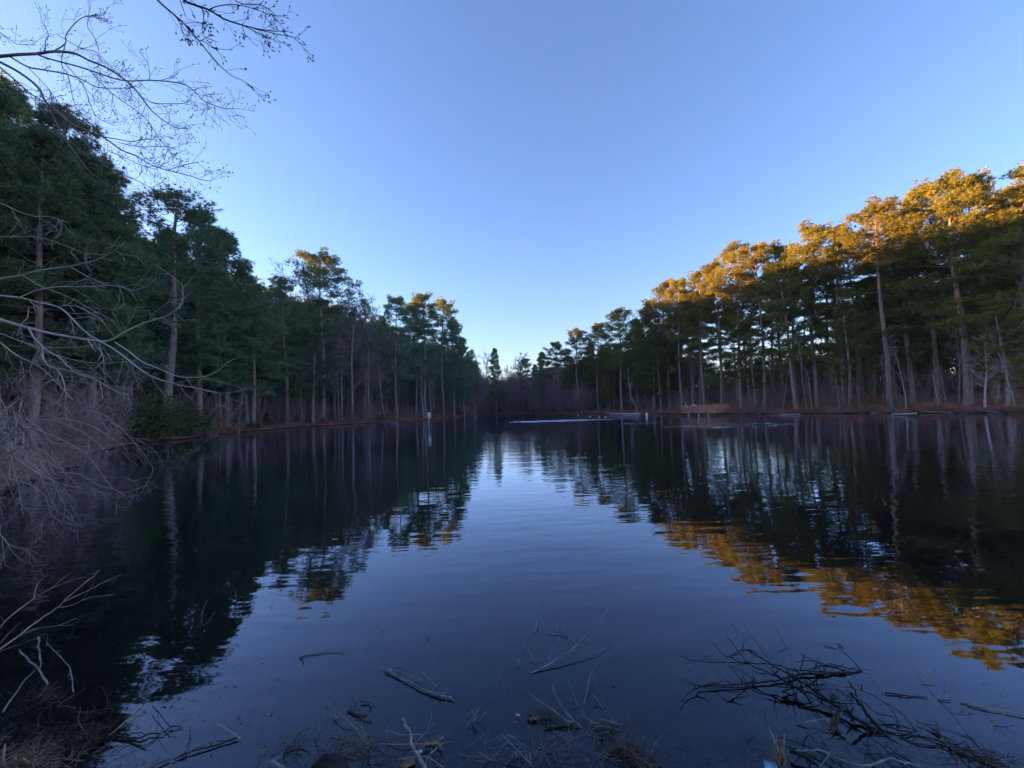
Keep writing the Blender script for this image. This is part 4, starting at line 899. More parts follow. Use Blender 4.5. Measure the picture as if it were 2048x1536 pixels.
# arching pale canes at the left edge
def canes():
    rng = np.random.default_rng(51); base = Vector((-6.3, 3.2, .15)); o = empty('arching_bush', base); k = 0
    auth = [[(-150, -60), (0, 90), (100, 160), (200, 300), (290, 340), (390, 430), (470, 520), (550, 610)], [(-150, 230), (30, 190), (200, 185), (330, 230), (480, 300), (590, 380), (680, 500), (740, 580), (825, 635)],
            [(-60, 330), (100, 230), (230, 180), (380, 100), (500, 65), (640, 80), (760, 150), (850, 240), (940, 340), (1015, 455)], [(100, 210), (220, 140), (340, 130), (480, 180), (600, 250), (740, 370)], [(200, 180), (340, 130), (460, 130), (600, 170), (720, 240), (820, 305)],
            [(-100, 480), (60, 520), (200, 560), (300, 640), (340, 780)], [(-150, 820), (0, 890), (50, 950), (70, 990)], [(100, 380), (230, 470), (420, 560), (640, 600), (720, 665)], [(380, 480), (520, 490), (640, 560), (780, 600), (825, 635)]]
    for ps in auth:
        mb = MB(); P = [np.array(c3(p, 3.3) - base) for p in ps]
        if ps[0][0] < 0: P = [np.array((rng.uniform(-.2, .2), rng.uniform(-.2, .2), -.1))] + P
        limb(mb, P, (.0055, .0016), rng, 3, .3, False, 4); mb.build('cane', MT['tan_stems'], o)
    for k in range(26):
        mb = MB(); x0 = rng.uniform(-220, 40); y0 = rng.uniform(40, 420); x1 = x0 + rng.uniform(120, 620); y1 = y0 + rng.uniform(120, 500); Y = rng.uniform(2.9, 4.8)
        a = [(x0, y0), (x0 + (x1 - x0) * .35, y0 + (y1 - y0) * .08), (x0 + (x1 - x0) * .7, y0 + (y1 - y0) * .4), (x1, y1)]
        P = [np.array((rng.uniform(-.35, .35), rng.uniform(-.3, .3), -.1))] + [np.array(c3(p, Y) - base) for p in a]
        limb(mb, P, (.0062, .0014), rng, 1.4, .4, False, 4); mb.build('cane', MT['tan_stems'], o)
    tag(o, 'bush of long pale arching canes drooping over the water at the left edge', 'bush')
canes()
# brown thicket right behind the canes
for (x, y, h, k, lb) in [(-11.8, 8.9, 2.4, 'b', 'tangled brown bush behind the pale arching canes'), (-13.5, 11, 3.2, 'c', 'tall brown bush at the left edge above the arching canes'), (-16, 14.5, 4.2, 'c', 'brown bush between the arching canes and the green shrubs'), (-15, 16.5, 3.2, 'b', 'spreading brown bush overhanging the near left water')]:
    plant(k, 'bare_shrub', x, y, h, lb, 'shrub')

# ------------------------------------------------------------------ sticks in the near water
rngS = np.random.default_rng(61)
def stick(f, lines, label, mt='grey_stick', name='fallen_branch', cat='branch', tw=0, tl=.1, sides=6):
    """lines: (points, (r_start, r_end), heights): pixel polylines lifted to the given heights over the water"""
    o = None
    for i, (pts, r, hs) in enumerate(lines):
        h = np.interp(np.arange(len(pts)), np.linspace(0, len(pts) - 1, len(hs)), hs) if hasattr(hs, '__len__') else [hs] * len(pts)
        P = smooth([f(p, z) for p, z in zip(pts, h)]); r = (r[0] * .75, r[1] * .7); P = [p + rngS.normal(0, max(r) * .4, 3) for p in P]
        mb = MB(); mb.tube(P, [r[0], r[1]], sides, True)
        if tw:
            L_ = sum(np.linalg.norm(P[k + 1] - P[k]) for k in range(len(P) - 1))
            for k in range(int(tw * L_)):
                q = along(P, rngS.uniform(.1, 1)); d = unit(P[-1] - P[0]); v = unit(d * .7 + rngS.normal(0, .6, 3) * np.array([1, 1, .6])); l = tl * rngS.uniform(.4, 1.3)
                b = wander(rngS, q, v, l, 4, .2); mb.tube(b, [max(.001, r[1] * .8), .0007], 4)
        if i == 0: o = mb.build(name, MT[mt], smooth=True)
        else: mb.build('twig', MT[mt], o, True)
    return tag(o, label, cat)
a_, b_ = .006, .0025
stick(c6, [([(245, 775), (390, 695), (520, 620), (600, 555), (660, 490), (720, 430), (790, 350), (860, 255)], (.007, .002), (0, .15)), ([(390, 690), (395, 620), (430, 550)], (.003, .0015), (.03, .08)), ([(475, 640), (490, 565)], (.0025, .0015), (.045, .08)), ([(700, 435), (703, 390)], (.0025, .0015), (.09, .11)), ([(635, 510), (632, 480)], (.0025, .0015), (.08, .09)), ([(670, 500), (750, 530)], (.002, .001), (.07, .05))], 'pale branch slanting out of the water in the lower middle, its dark reflection beneath')
stick(c6, [([(270, 460), (290, 380), (290, 290), (295, 215)], (.005, .002), (0, .1))], 'thin stick standing upright left of the slanting pale branch', name='stick', cat='stick')
stick(c6, [([(445, 450), (455, 380), (455, 300)], (.0045, .002), (0, .08)), ([(390, 465), (460, 470), (540, 500)], (.005, .003), .005), ([(470, 470), (515, 425)], (.003, .002), (0, .03))], 'short forked stub with an upright twig above the slanting pale branch', name='stick', cat='stick')
stick(c6, [([(140, 720), (165, 630), (215, 550), (250, 470)], (.005, .003), (.01, -.06))], 'half sunken stick left of the slanting pale branch', name='stick', cat='stick')
stick(c6, [([(200, 910), (270, 965), (370, 1030), (450, 1090), (530, 1150), (590, 1160)], (.003, .006), (.09, .01)), ([(270, 965), (210, 930)], (.003, .002), .06), ([(410, 870), (450, 970), (520, 1080), (640, 1210)], (.0028, .005), (.13, .0)), ([(600, 1150), (625, 1100)], (.002, .001), (.01, .03))], 'pair of bent sticks rising to the left from the middle debris', tw=4, tl=.05)
stick(c6, [([(110, 905), (200, 1010), (280, 1120), (340, 1220), (380, 1330), (410, 1400)], (.0025, .0045), (.14, .0))], 'long thin reed stem curving down at the bottom middle', 'brown_stick', 'stick', 'stick')
stick(c6, [([(0, 1250), (120, 1360), (235, 1480)], (.003, .004), (.08, .02)), ([(50, 1260), (120, 1285), (190, 1350)], (.003, .004), (.08, .03)), ([(235, 1400), (245, 1510)], (.004, .004), (.05, .0))], 'forked twig poking up from the bottom edge in the middle', name='stick', cat='stick')
stick(c6, [([(730, 945), (775, 990), (815, 1055)], (.005, .003), (.04, 0))], 'short lone stub right of the middle debris', name='stick', cat='stick')
stick(c6, [([(790, 1500), (850, 1400), (940, 1360), (1040, 1400), (1110, 1460), (1190, 1510)], (.006, .011), (.0, .06)), ([(880, 1185), (940, 1280), (980, 1370), (1035, 1460)], (.003, .005), (.10, .02)), ([(920, 1180), (980, 1260), (1055, 1400)], (.003, .004), (.10, .04)), ([(1055, 1270), (1070, 1330), (1100, 1410)], (.004, .004), (.08, .03)), ([(850, 1240), (900, 1300), (920, 1350)], (.004, .005), (.05, .03)), ([(1185, 1410), (1240, 1480), (1270, 1500)], (.004, .005), (.05, .0))], 'arched brown root like branch with twigs at the bottom right of centre', 'brown_stick', tw=10, tl=.08)
stick(c6, [([(715, 1150), (705, 1220)], (.005, .004), (.05, .0)), ([(780, 1130), (900, 1165)], (.003, .003), (.05, .02)), ([(750, 1255), (850, 1235)], (.004, .004), .02), ([(650, 1110), (720, 1150), (760, 1170)], (.003, .003), .02), ([(700, 1240), (780, 1190), (860, 1200), (960, 1230)], (.004, .003), .015)], 'small heap of crossed twigs right of the bent stick pair', 'grey_stick', tw=12, tl=.07)
stick(c6, [([(350, 1200), (450, 1180), (570, 1160)], (.007, .005), .01), ([(250, 1150), (320, 1100), (400, 1060), (470, 1060)], (.004, .003), (.0, .05)), ([(300, 1150), (360, 1110), (380, 1060)], (.004, .002), (.0, .05))], 'brown stick lying under the bent stick pair', 'brown_stick', tw=14, tl=.07)
stick(c6, [([(1060, 1235), (1250, 1250), (1450, 1290), (1650, 1320), (1900, 1350), (2100, 1350)], (.010, .006), (-.05, -.12)), ([(1650, 1320), (1500, 1200), (1400, 1060)], (.006, .003), (-.1, -.1)), ([(1250, 1250), (1200, 1120), (1100, 1000)], (.005, .003), (-.06, -.1))], 'long sunken branch seen through the water right of centre', 'straw', tw=5, tl=.2)
# left of centre
stick(c5, [([(365, 625), (400, 605), (480, 590), (600, 575), (700, 582)], (.004, .003), .006), ([(380, 605), (405, 670)], (.003, .002), .006)], 'thin dark twig floating alone left of centre', 'dark_bark', 'stick', 'stick')
stick(c5, [([(990, 690), (1060, 730), (1170, 790), (1280, 850), (1380, 885), (1500, 915)], (.004, .009), .012), ([(1000, 695), (1100, 740), (1220, 800)], (.004, .004), .02), ([(1090, 690), (1130, 650), (1180, 620)], (.003, .001), (.0, .05)), ([(1100, 700), (1200, 750), (1280, 790)], (.003, .002), .015), ([(1370, 880), (1520, 878)], (.003, .001), .012), ([(1460, 910), (1465, 950)], (.003, .002), .01)], 'pale peeling branch floating level in the lower middle', 'speckled', tw=16, tl=.06)
stick(c5, [([(850, 760), (830, 880), (790, 970), (750, 985)], (.0016, .003), (.12, .0)), ([(760, 905), (790, 990)], (.004, .004), (.06, .0)), ([(730, 1010), (800, 1040), (870, 1035)], (.007, .005), .006), ([(800, 1040), (850, 1080), (910, 1095)], (.005, .003), .005), ([(830, 940), (900, 950), (890, 990)], (.006, .006), .012)], 'dark cluster of stubs with one tall thin twig left of centre', 'brown_stick', tw=10, tl=.06)
stick(c5, [([(630, 1010), (645, 1070)], (.004, .005), (.04, 0))], 'tiny stub left of the dark cluster of stubs', 'grey_stick', 'stick', 'stick')
stick(c5, [([(1130, 1065), (1170, 1160), (1200, 1240), (1250, 1345), (1310, 1450)], (.009, .013), (.16, .02))], 'thick flaking stick slanting up from the bottom edge left of centre', 'speckled', sides=9)
stick(c5, [([(1025, 1115), (1015, 1240)], (.003, .003), (.07, .0)), ([(1025, 1155), (1110, 1190), (1200, 1190), (1270, 1190)], (.003, .004), .04)], 'right angled twig just left of the thick flaking stick', 'grey_stick', 'stick', 'stick')
stick(c5, [([(1090, 1370), (1180, 1360), (1260, 1350), (1330, 1360), (1440, 1430)], (.003, .004), .05), ([(1230, 1250), (1330, 1150), (1370, 1100)], (.003, .002), (.02, .06)), ([(1340, 1330), (1390, 1290)], (.006, .005), .05)], 'pale twigs crossing the foot of the thick flaking stick', 'grey_stick', tw=8, tl=.08)
stick(c5, [([(1290, 1240), (1360, 1250), (1440, 1210)], (.006, .005), .01), ([(1260, 1290), (1390, 1240), (1430, 1300)], (.005, .004), .02), ([(1350, 1210), (1400, 1260), (1430, 1290)], (.004, .003), .02)], 'brown tuft of broken stems right of the thick flaking stick', 'straw', 'stem_tuft', 'stem tuft', tw=30, tl=.09)
stick(c5, [([(1605, 1140), (1660, 1060), (1700, 1000)], (.003, .002), (.0, .07)), ([(1650, 1010), (1680, 1060), (1660, 1090)], (.004, .003), .04), ([(1690, 1100), (1760, 1020)], (.003, .002), (0, .05))], 'little tuft of pale stems between the two forks at bottom middle', 'straw', 'stem_tuft', 'stem tuft', tw=20, tl=.06)
stick(c5, [([(880, 1100), (890, 1220), (880, 1290), (810, 1450)], (.003, .004), (.06, .02)), ([(885, 1290), (920, 1450)], (.003, .004), (.04, .02)), ([(710, 1370), (800, 1260)], (.003, .002), (0, .04)), ([(610, 1210), (720, 1240), (800, 1260)], (.004, .003), .0), ([(700, 1290), (830, 1230), (960, 1180)], (.003, .002), .02)], 'spray of thin brown stems at the bottom left of centre', 'brown_stick', tw=9, tl=.1)
stick(c5, [([(130, 1390), (240, 1425), (330, 1470)], (.010, .011), (.05, .04)), ([(180, 1390), (200, 1360), (225, 1358)], (.004, .003), .06)], 'short thick pale stick at the bottom edge left of centre', 'grey_stick', sides=8)
stick(c5, [([(250, 1340), (320, 1240), (380, 1165), (450, 1140)], (.006, .003), (.0, .07)), ([(200, 1330), (300, 1280), (380, 1275)], (.003, .002), .02)], 'dark curved twig leaning right near the bottom left of centre', 'brown_stick', tw=14, tl=.07)
stick(c5, [([(390, 960), (460, 1060), (620, 1210), (740, 1260)], (.005, .009), (-.10, -.03)), ([(460, 1060), (380, 1000), (250, 800)], (.004, .002), (-.1, -.16))], 'sunken branch fanning under the water left of centre', 'straw', tw=8, tl=.25)
stick(c5, [([(1420, 1220), (1560, 1110), (1700, 970), (1850, 870), (2020, 760)], (.012, .006), (-.02, -.14)), ([(1850, 870), (1790, 780), (1740, 700)], (.005, .003), (-.1, -.14)), ([(1420, 1220), (1700, 1200), (2100, 1190)], (.006, .004), (-.03, -.08))], 'thick sunken branch running up and right from the brown tuft', 'straw', tw=5, tl=.25)
# the big tangle at the lower right
stick(c7, [([(-170, 460), (-90, 560), (0, 670), (120, 720), (250, 790), (370, 850), (500, 900), (620, 960), (720, 1030), (820, 1085), (920, 1150), (1000, 1195)], (.003, .013), (.10, .0)),
 ([(-290, 490), (-180, 610), (-60, 560), (0, 570), (110, 640), (200, 690), (330, 760), (430, 830), (520, 890), (620, 960)], (.003, .009), (.16, .04)),
 ([(0, 655), (180, 670), (340, 710), (430, 715), (520, 680), (600, 680), (700, 720)], (.004, .007), (.08, .01)),
 ([(590, 660), (720, 695), (840, 722)], (.005, .004), (.03, 0)), ([(840, 722), (760, 630), (655, 535)], (.005, .0025), (0, .10)),
 ([(-520, 600), (-430, 640), (-300, 650), (-150, 655), (0, 655)], (.0025, .004), (.08, .08)),
 ([(375, 585), (450, 630), (520, 655), (640, 690)], (.003, .004), (.08, .02)), ([(350, 650), (430, 640), (520, 652)], (.003, .003), .04),
 ([(340, 700), (400, 780), (470, 850)], (.006, .004), (.02, .06)), ([(240, 870), (300, 850), (350, 830)], (.007, .005), .02), ([(240, 870), (310, 900), (360, 940)], (.005, .003), (.02, .0)),
 ([(640, 850), (700, 880), (760, 930)], (.003, .004), .06), ([(730, 790), (770, 840), (800, 910)], (.005, .006), (.12, .06)), ([(830, 820), (835, 850)], (.005, .004), (.0, .01)),
 ([(480, 760), (520, 850), (560, 930)], (.003, .003), .03), ([(165, 340), (210, 430), (280, 560)], (.0014, .002), (.14, 0)), ([(-60, 330), (0, 440), (60, 530), (120, 600)], (.0014, .002), (.16, .06)), ([(-160, 350), (-80, 420), (-30, 500)], (.0014, .002), (.16, .12))],
 'great dark tangled branch sprawling over the lower right water', 'dark_bark', 'tangled_branch', 'branch', tw=16, tl=.13)
stick(c7, [([(-520, 950), (-490, 905), (-430, 870), (-380, 840), (-300, 825), (-140, 825), (0, 805), (140, 795), (260, 775), (370, 745), (560, 735), (720, 730)], (.003, .010), (.02, .01)), ([(-240, 730), (-180, 790), (-80, 830)], (.002, .003), (.05, .02)), ([(-60, 700), (0, 760), (50, 790)], (.002, .003), (.05, .02)), ([(-65, 830), (-60, 780), (-50, 750)], (.0035, .002), (.02, .07))], 'long dark curved limb lying across the tangle toward the left', 'dark_bark', tw=8, tl=.12)
stick(c7, [([(745, 885), (800, 940), (850, 1000), (920, 1090), (1010, 1190)], (.009, .015), (.14, .0)), ([(850, 1000), (835, 930)], (.006, .005), (.1, .12)), ([(1010, 1190), (900, 1240), (760, 1310)], (.012, .007), (.0, -.03))], 'stout dark snag slanting up beside the tangled branch', 'dark_bark', sides=8, tw=8, tl=.08)
stick(c7, [([(690, 1000), (650, 1040), (625, 1100), (620, 1170)], (.010, .014), (.08, .0)), ([(670, 1010), (650, 1100), (660, 1180)], (.006, .007), (.07, .0)), ([(640, 1060), (610, 1110), (600, 1160)], (.005, .006), (.05, .0))], 'ragged brown stump of stems hanging from the tangled branch', 'brown_stick', 'stem_tuft', 'stem tuft', tw=30, tl=.08)
stick(c7, [([(345, 1120), (400, 1105), (500, 1085), (600, 1080)], (.006, .004), (.0, .04)), ([(380, 1110), (450, 1150), (580, 1170)], (.005, .003), .0)], 'pale forked stick lying left of the ragged stump', 'grey_stick', 'stick', 'stick')
stick(c7, [([(780, 850), (880, 880), (1000, 950), (1090, 1000), (1170, 1080), (1250, 1170)], (.002, .004), (.11, .0)), ([(1060, 990), (1120, 1130), (1140, 1200)], (.002, .003), (.07, .0)), ([(870, 1050), (880, 1220)], (.003, .002), (.0, .03)), ([(850, 950), (950, 1030), (1080, 1070), (1110, 1160)], (.003, .003), (.05, .0)), ([(960, 1080), (1100, 1160), (1250, 1170)], (.004, .004), (.03, .0)), ([(1130, 1210), (1250, 1195), (1400, 1240), (1440, 1265), (1350, 1275), (1230, 1255), (1150, 1215)], (.004, .004), .006)], 'looping thin twigs right of the stout dark snag', 'dark_bark', tw=9, tl=.1)
stick(c7, [([(1215, 650), (1240, 720), (1300, 820), (1400, 930), (1500, 1030), (1600, 1160), (1700, 1270), (1800, 1380)], (.001, .003), (.22, .0)), ([(900, 770), (960, 850), (1000, 900)], (.001, .002), (.1, .05))], 'very long thin twig arching over the lower right water', 'dark_bark', 'stick', 'stick', tw=4, tl=.08)
stick(c7, [([(1005, 880), (1120, 895), (1240, 905), (1330, 915)], (.006, .003), .006), ([(1120, 895), (1130, 905)], (.005, .004), .01)], 'dark stick floating level right of the tangle', 'dark_bark', 'stick', 'stick')
stick(c7, [([(1400, 930), (1500, 940)], (.004, .003), .006)], 'small dark stick end between the two floating sticks at the right', 'dark_bark', 'stick', 'stick')
stick(c7, [([(1570, 945), (1700, 975), (1775, 1000)], (.005, .003), .008), ([(1620, 960), (1800, 1000), (2060, 1045), (2200, 1075)], (.003, .005), .012)], 'long pale floating stick reaching the right edge', 'tan_stems')
stick(c7, [([(550, 525), (640, 552)], (.003, .003), .005), ([(655, 510), (698, 540)], (.004, .004), .006)], 'two short dark chips floating above the tangle', 'dark_bark', 'stick', 'stick')
stick(c7, [([(330, 1310), (430, 1310), (520, 1312), (600, 1340), (700, 1390), (800, 1420), (900, 1420), (1000, 1380), (1100, 1385), (1180, 1410), (1270, 1435)], (.004, .008), (.09, .03)), ([(550, 1215), (600, 1310), (650, 1420)], (.003, .003), (.10, .02)), ([(590, 1345), (520, 1440)], (.003, .002), (.05, .08))], 'pale winding stick along the bottom edge at the lower right', 'grey_stick', tw=6, tl=.1)
stick(c7, [([(210, 1210), (350, 1250), (480, 1310), (600, 1370), (700, 1450)], (.003, .006), .02), ([(300, 1320), (400, 1360), (520, 1440)], (.012, .010), .03), ([(440, 1180), (480, 1230), (465, 1250)], (.003, .002), (.06, .03)), ([(400, 1290), (410, 1230), (440, 1200)], (.005, .003), (.02, .08))], 'dark sticks crossing under the pale winding stick', 'dark_bark', tw=10, tl=.1)
stick(c7, [([(1250, 1090), (1340, 1130), (1420, 1190), (1500, 1260), (1600, 1300), (1700, 1350), (1800, 1390), (1950, 1440), (2060, 1480)], (.003, .008), .015), ([(1380, 1225), (1480, 1260), (1600, 1310)], (.004, .005), .02), ([(1310, 1110), (1400, 1130), (1520, 1180)], (.003, .002), .02), ([(1570, 1205), (1720, 1250)], (.003, .002), .03), ([(1600, 1160), (1690, 1270), (1830, 1400)], (.003, .004), .03)], 'ragged twiggy branch running to the lower right corner', 'brown_stick', tw=34, tl=.09)
stick(c7, [([(940, 1240), (1050, 1330), (1150, 1400), (1240, 1450)], (.003, .005), .03), ([(880, 1350), (960, 1400), (1000, 1450)], (.005, .005), .02), ([(1000, 1250), (1090, 1330), (1270, 1440)], (.003, .004), .02)], 'parallel dark sticks at the bottom edge below the stout snag', 'dark_bark', tw=8, tl=.1)
# bottom left
stick(c4, [([(0, 420), (90, 320), (260, 190), (380, 120), (540, 50), (650, 20)], (.006, .002), (.35, .75)), ([(260, 190), (300, 60), (370, 0), (375, -30)], (.003, .0015), (.5, .7)), ([(380, 120), (480, 40), (560, -20)], (.003, .0015), (.6, .75))], 'uppermost pale twig reaching right out of the lower left corner', 'tan_stems', tw=5, tl=.1)
stick(c4, [([(-80, 660), (30, 560), (170, 460), (300, 360), (440, 260), (520, 190), (700, 40), (780, -40)], (.008, .002), (.3, .7)), ([(440, 260), (560, 240), (700, 180), (900, 155)], (.004, .0015), (.5, .6)), ([(500, 210), (700, 120), (830, 50), (950, 0)], (.004, .0015), (.55, .68)), ([(170, 460), (300, 420), (460, 395), (600, 340)], (.003, .0015), (.4, .5))], 'many forked pale branch reaching right from the lower left corner', 'tan_stems', tw=7, tl=.12)
stick(c4, [([(-60, 620), (30, 590), (200, 530), (370, 460)], (.006, .003), (.25, .3)), ([(0, 540), (80, 450), (160, 370)], (.007, .005), (.25, .35))], 'dark stems bundled at the left edge under the forked pale branch', 'brown_stick', tw=14, tl=.12)
stick(c4, [([(150, 590), (240, 680), (320, 770), (370, 860)], (.006, .008), (.25, .12)), ([(295, 490), (305, 600), (320, 740)], (.008, .007), (.32, .14)), ([(20, 1080), (120, 940), (200, 820), (280, 750)], (.006, .004), (.05, .18))], 'three weathered sticks crossing near the lower left corner', 'grey_stick')
stick(c4, [([(370, 540), (450, 620), (540, 720), (560, 800), (575, 920)], (.003, .005), (.25, .05)), ([(365, 560), (375, 480)], (.002, .0015), (.25, .28))], 'thin zigzag twig right of the crossing weathered sticks', 'grey_stick', 'stick', 'stick', tw=6, tl=.06)
stick(c4, [([(450, 1030), (560, 960), (670, 900)], (.006, .004), (.03, .12)), ([(300, 970), (350, 900), (380, 850)], (.006, .005), (.06, .12)), ([(450, 1040), (520, 1030), (600, 1050)], (.004, .003), .04)], 'stick pointing right from the dark tuft at the lower left', 'brown_stick', tw=14, tl=.07)
stick(c4, [([(630, 1040), (620, 1170), (690, 1260)], (.004, .005), (.1, .0)), ([(560, 1080), (730, 1075), (850, 1050)], (.002, .002), .03), ([(800, 880), (840, 960), (840, 1050), (780, 1090)], (.002, .002), (.1, .03))], 'thin upright twig amid dark reflections at the lower left', 'brown_stick', 'stick', 'stick', tw=12, tl=.06)
stick(c4, [([(1155, 1000), (1040, 1110), (860, 1270)], (.004, .007), (.14, .01))], 'straight orange reed stem slanting out of the lower left water', 'straw', 'reed_stem', 'reed')
stick(c4, [([(720, 1350), (860, 1275), (980, 1270), (1100, 1280), (1180, 1250), (1290, 1240), (1340, 1200), (1420, 1190)], (.008, .003), .012), ([(980, 1270), (1000, 1190), (1080, 1120), (1150, 1090)], (.004, .002), (.01, .06)), ([(1200, 1030), (1270, 1110), (1340, 1200)], (.003, .003), .03), ([(1000, 1290), (1060, 1330), (1150, 1340), (1250, 1260)], (.003, .003), .006), ([(880, 1400), (940, 1360), (1000, 1300)], (.003, .002), .01)], 'sinuous dark branch on the bright water at the lower left', 'dark_bark', tw=16, tl=.09)
stick(c4, [([(1370, 1450), (1480, 1400), (1650, 1350), (1870, 1280)], (.005, .006), .012), ([(1500, 1220), (1490, 1300), (1460, 1400)], (.002, .002), .02), ([(1660, 1350), (1668, 1310)], (.003, .002), .03)], 'straight dark stick with a pale end on the bright water', 'dark_bark', tw=12, tl=.07)
stick(c4, [([(1160, 1540), (1200, 1510), (1340, 1450)], (.008, .006), .01)], 'short brown stick below the straight dark stick', 'brown_stick')
stick(c4, [([(1700, 1170), (1800, 1220), (1890, 1285)], (.003, .003), (.05, .01))], 'thin pale twig touching the end of the straight dark stick', 'tan_stems', 'stick', 'stick')
stick(c4, [([(1850, 120), (1870, 230), (1862, 380)], (.0018, .002), (.16, 0)), ([(1865, 250), (1810, 310), (1750, 300)], (.0015, .001), (.1, .12))], 'hair thin upright twig in front of the left reflections', 'grey_stick', 'stick', 'stick', tw=8, tl=.06)
stick(c4, [([(1640, 190), (1600, 270), (1580, 380)], (.002, .003), (.14, 0)), ([(1690, 290), (1650, 360), (1600, 400)], (.002, .002), (.07, 0))], 'forked thin twig standing left of the hair thin one', 'grey_stick', 'stick', 'stick', tw=8, tl=.06)
# stem stubs, leaves, litter
def blades(f, pts, label, mt='straw', name='stem_tuft'):
    o = None
    for i, (a, b, wd) in enumerate(pts):
        A = np.array(f(a, .0)); Bq = np.array(f(b, .22 if i % 2 else .17)); mb = MB(); m_ = (A + Bq) / 2 + rngS.normal(0, .008, 3); d = unit(Bq - A); s = unit(np.cross(d, (0, 1, .3))) * wd; t_ = unit(np.cross(d, s)) * .002
        V = []
        for p, k in ((A, .8), (m_, 1.0), (Bq, .25)): V += [p - s * k - t_, p + s * k - t_, p + s * k + t_, p - s * k + t_]
        q = [(r * 4 + j, r * 4 + (j + 1) % 4, r * 4 + 4 + (j + 1) % 4, r * 4 + 4 + j) for r in range(2) for j in range(4)] + [(0, 3, 2, 1), (8, 9, 10, 11)]
        mb.add(V, q=q)
        if i == 0: o = mb.build(name, MT[mt])
        else: mb.build('blade', MT[mt], o)
    return tag(o, label, 'stem tuft')
blades(c7, [((230, 1450), (135, 1125), .006), ((240, 1450), (257, 1190), .009), ((225, 1450), (180, 1270), .008), ((235, 1450), (215, 1240), .006), ((245, 1460), (160, 1300), .004), ((220, 1460), (250, 1290), .005), ((230, 1470), (200, 1180), .003)], 'upright tuft of split straw coloured blades at the bottom right of centre')
blades(c4, [((70, 1540), (40, 1330), .010), ((200, 1540), (185, 1440), .014), ((90, 1540), (120, 1420), .008)], 'pale broken stem stubs at the lower left corner')
def leaf(f, p, s, label, mt='leaf', h=.01, rot=0.0):
    c = f(p, h); mb = MB(); n = 14; V = [(0, 0, .004)]
    for k in range(n): a = k / n * 2 * math.pi; r = s * (.6 + .4 * abs(math.cos(a))) * (1 + .25 * math.sin(5 * a)); V.append((r * math.cos(a + rot), r * .6 * math.sin(a + rot), rngS.uniform(-.003, .012)))
    V2 = [(x, y, z - .0015) for x, y, z in V]; k = len(V)
    mb.add(V + V2, t=[(0, 1 + i, 1 + (i + 1) % n) for i in range(n)] + [(k, k + 1 + (i + 1) % n, k + 1 + i) for i in range(n)], q=[(1 + i, k + 1 + i, k + 1 + (i + 1) % n, 1 + (i + 1) % n) for i in range(n)])
    o = mb.build('dead_leaf', MT[mt]); o.location = c; return tag(o, label, 'leaf')
leaf(c5, (1170, 1405), .045, 'large curled brown leaf at the bottom edge beside the thick flaking stick', rot=.6)
leaf(c6, (265, 1130), .035, 'brown leaf caught under the bent stick pair', rot=.2)
leaf(c6, (945, 1365), .03, 'brown leaf caught on the arched root like branch')
leaf(c6, (140, 1105), .012, 'tiny white petal like scrap on the dark water at the bottom middle', 'white')
leaf(c5, (1265, 1315), .014, 'small white scrap at the foot of the thick flaking stick', 'white')
# clumps of fine debris
def debris(f, c, sx, n, label, mt='brown_stick', l=.06, name='debris_mat'):
    mb = MB()
    for k in range(n):
        p = f((c[0] + rngS.normal(0, sx[0]), c[1] + rngS.normal(0, sx[1])), rngS.uniform(0, .025)); a = rngS.uniform(0, 6.28); b = wander(rngS, p, (math.cos(a), math.sin(a), rngS.uniform(-.1, .5)), l * rngS.uniform(.3, 1.3), 3, .25); mb.tube(b, [.0012, .0005], 4)
    tag(mb.build(name, MT[mt]), label, 'debris', kind='stuff')
debris(c6, (380, 1110), (110, 35), 130, 'mat of broken stems under the bent stick pair')
debris(c6, (850, 1200), (90, 35), 110, 'mat of broken stems right of centre')
debris(c6, (980, 1380), (90, 45), 120, 'mat of broken stems over the arched root')
debris(c5, (750, 1250), (120, 50), 90, 'mat of fine brown stems left of centre', 'straw')
debris(c5, (330, 1300), (90, 50), 70, 'mat of fine stems at the bottom edge', 'brown_stick')
debris(c5, (900, 1330), (420, 60), 60, 'loose crossed sticks along the near edge left of centre', 'brown_stick', .2)
debris(c6, (500, 1380), (420, 70), 80, 'loose crossed sticks along the near edge in the middle', 'grey_stick', .18)
debris(c6, (1000, 1420), (300, 50), 50, 'loose crossed sticks along the near edge right of centre', 'brown_stick', .2)
debris(c7, (700, 1330), (400, 60), 60, 'loose dark sticks along the near edge at the right', 'dark_bark', .2)
debris(c4, (620, 1300), (180, 90), 260, 'mat of soaked leaves and stems at the lower left', 'brown_stick', .08)
debris(c4, (380, 960), (60, 40), 90, 'dark tuft of broken stems at the lower left', 'brown_stick', .07)
debris(c4, (200, 1450), (200, 60), 300, 'brown debris on the near bank at the lower left corner', 'straw', .09)
debris(c7, (1750, 1370), (150, 40), 160, 'ragged debris along the branch at the lower right corner')
debris(c7, (620, 930), (110, 50), 110, 'fine twigs caught in the great tangle', 'dark_bark')
mb = MB()
for k in range(150):
    x, y = rngS.uniform(480, 2000), 1536 - abs(rngS.normal(0, 110)); h = -rngS.uniform(.02, .22); p = W(x, y, h); a = rngS.uniform(0, 6.28)
    b = wander(rngS, p, (math.cos(a), math.sin(a), rngS.uniform(-.1, .12)), rngS.uniform(.12, .6), 6, .14); mb.tube(b, [.004, .0015], 4)
    for j in range(3):
        q = along(b, rngS.uniform(.2, .9)); mb.tube(wander(rngS, q, perp(rngS, unit(b[-1] - b[0]), .7), rngS.uniform(.05, .2), 3, .15), [.002, .001], 3)
tag(mb.build('sunken_twigs', MT['straw']), 'sunken twigs under the near water', 'debris', kind='stuff')
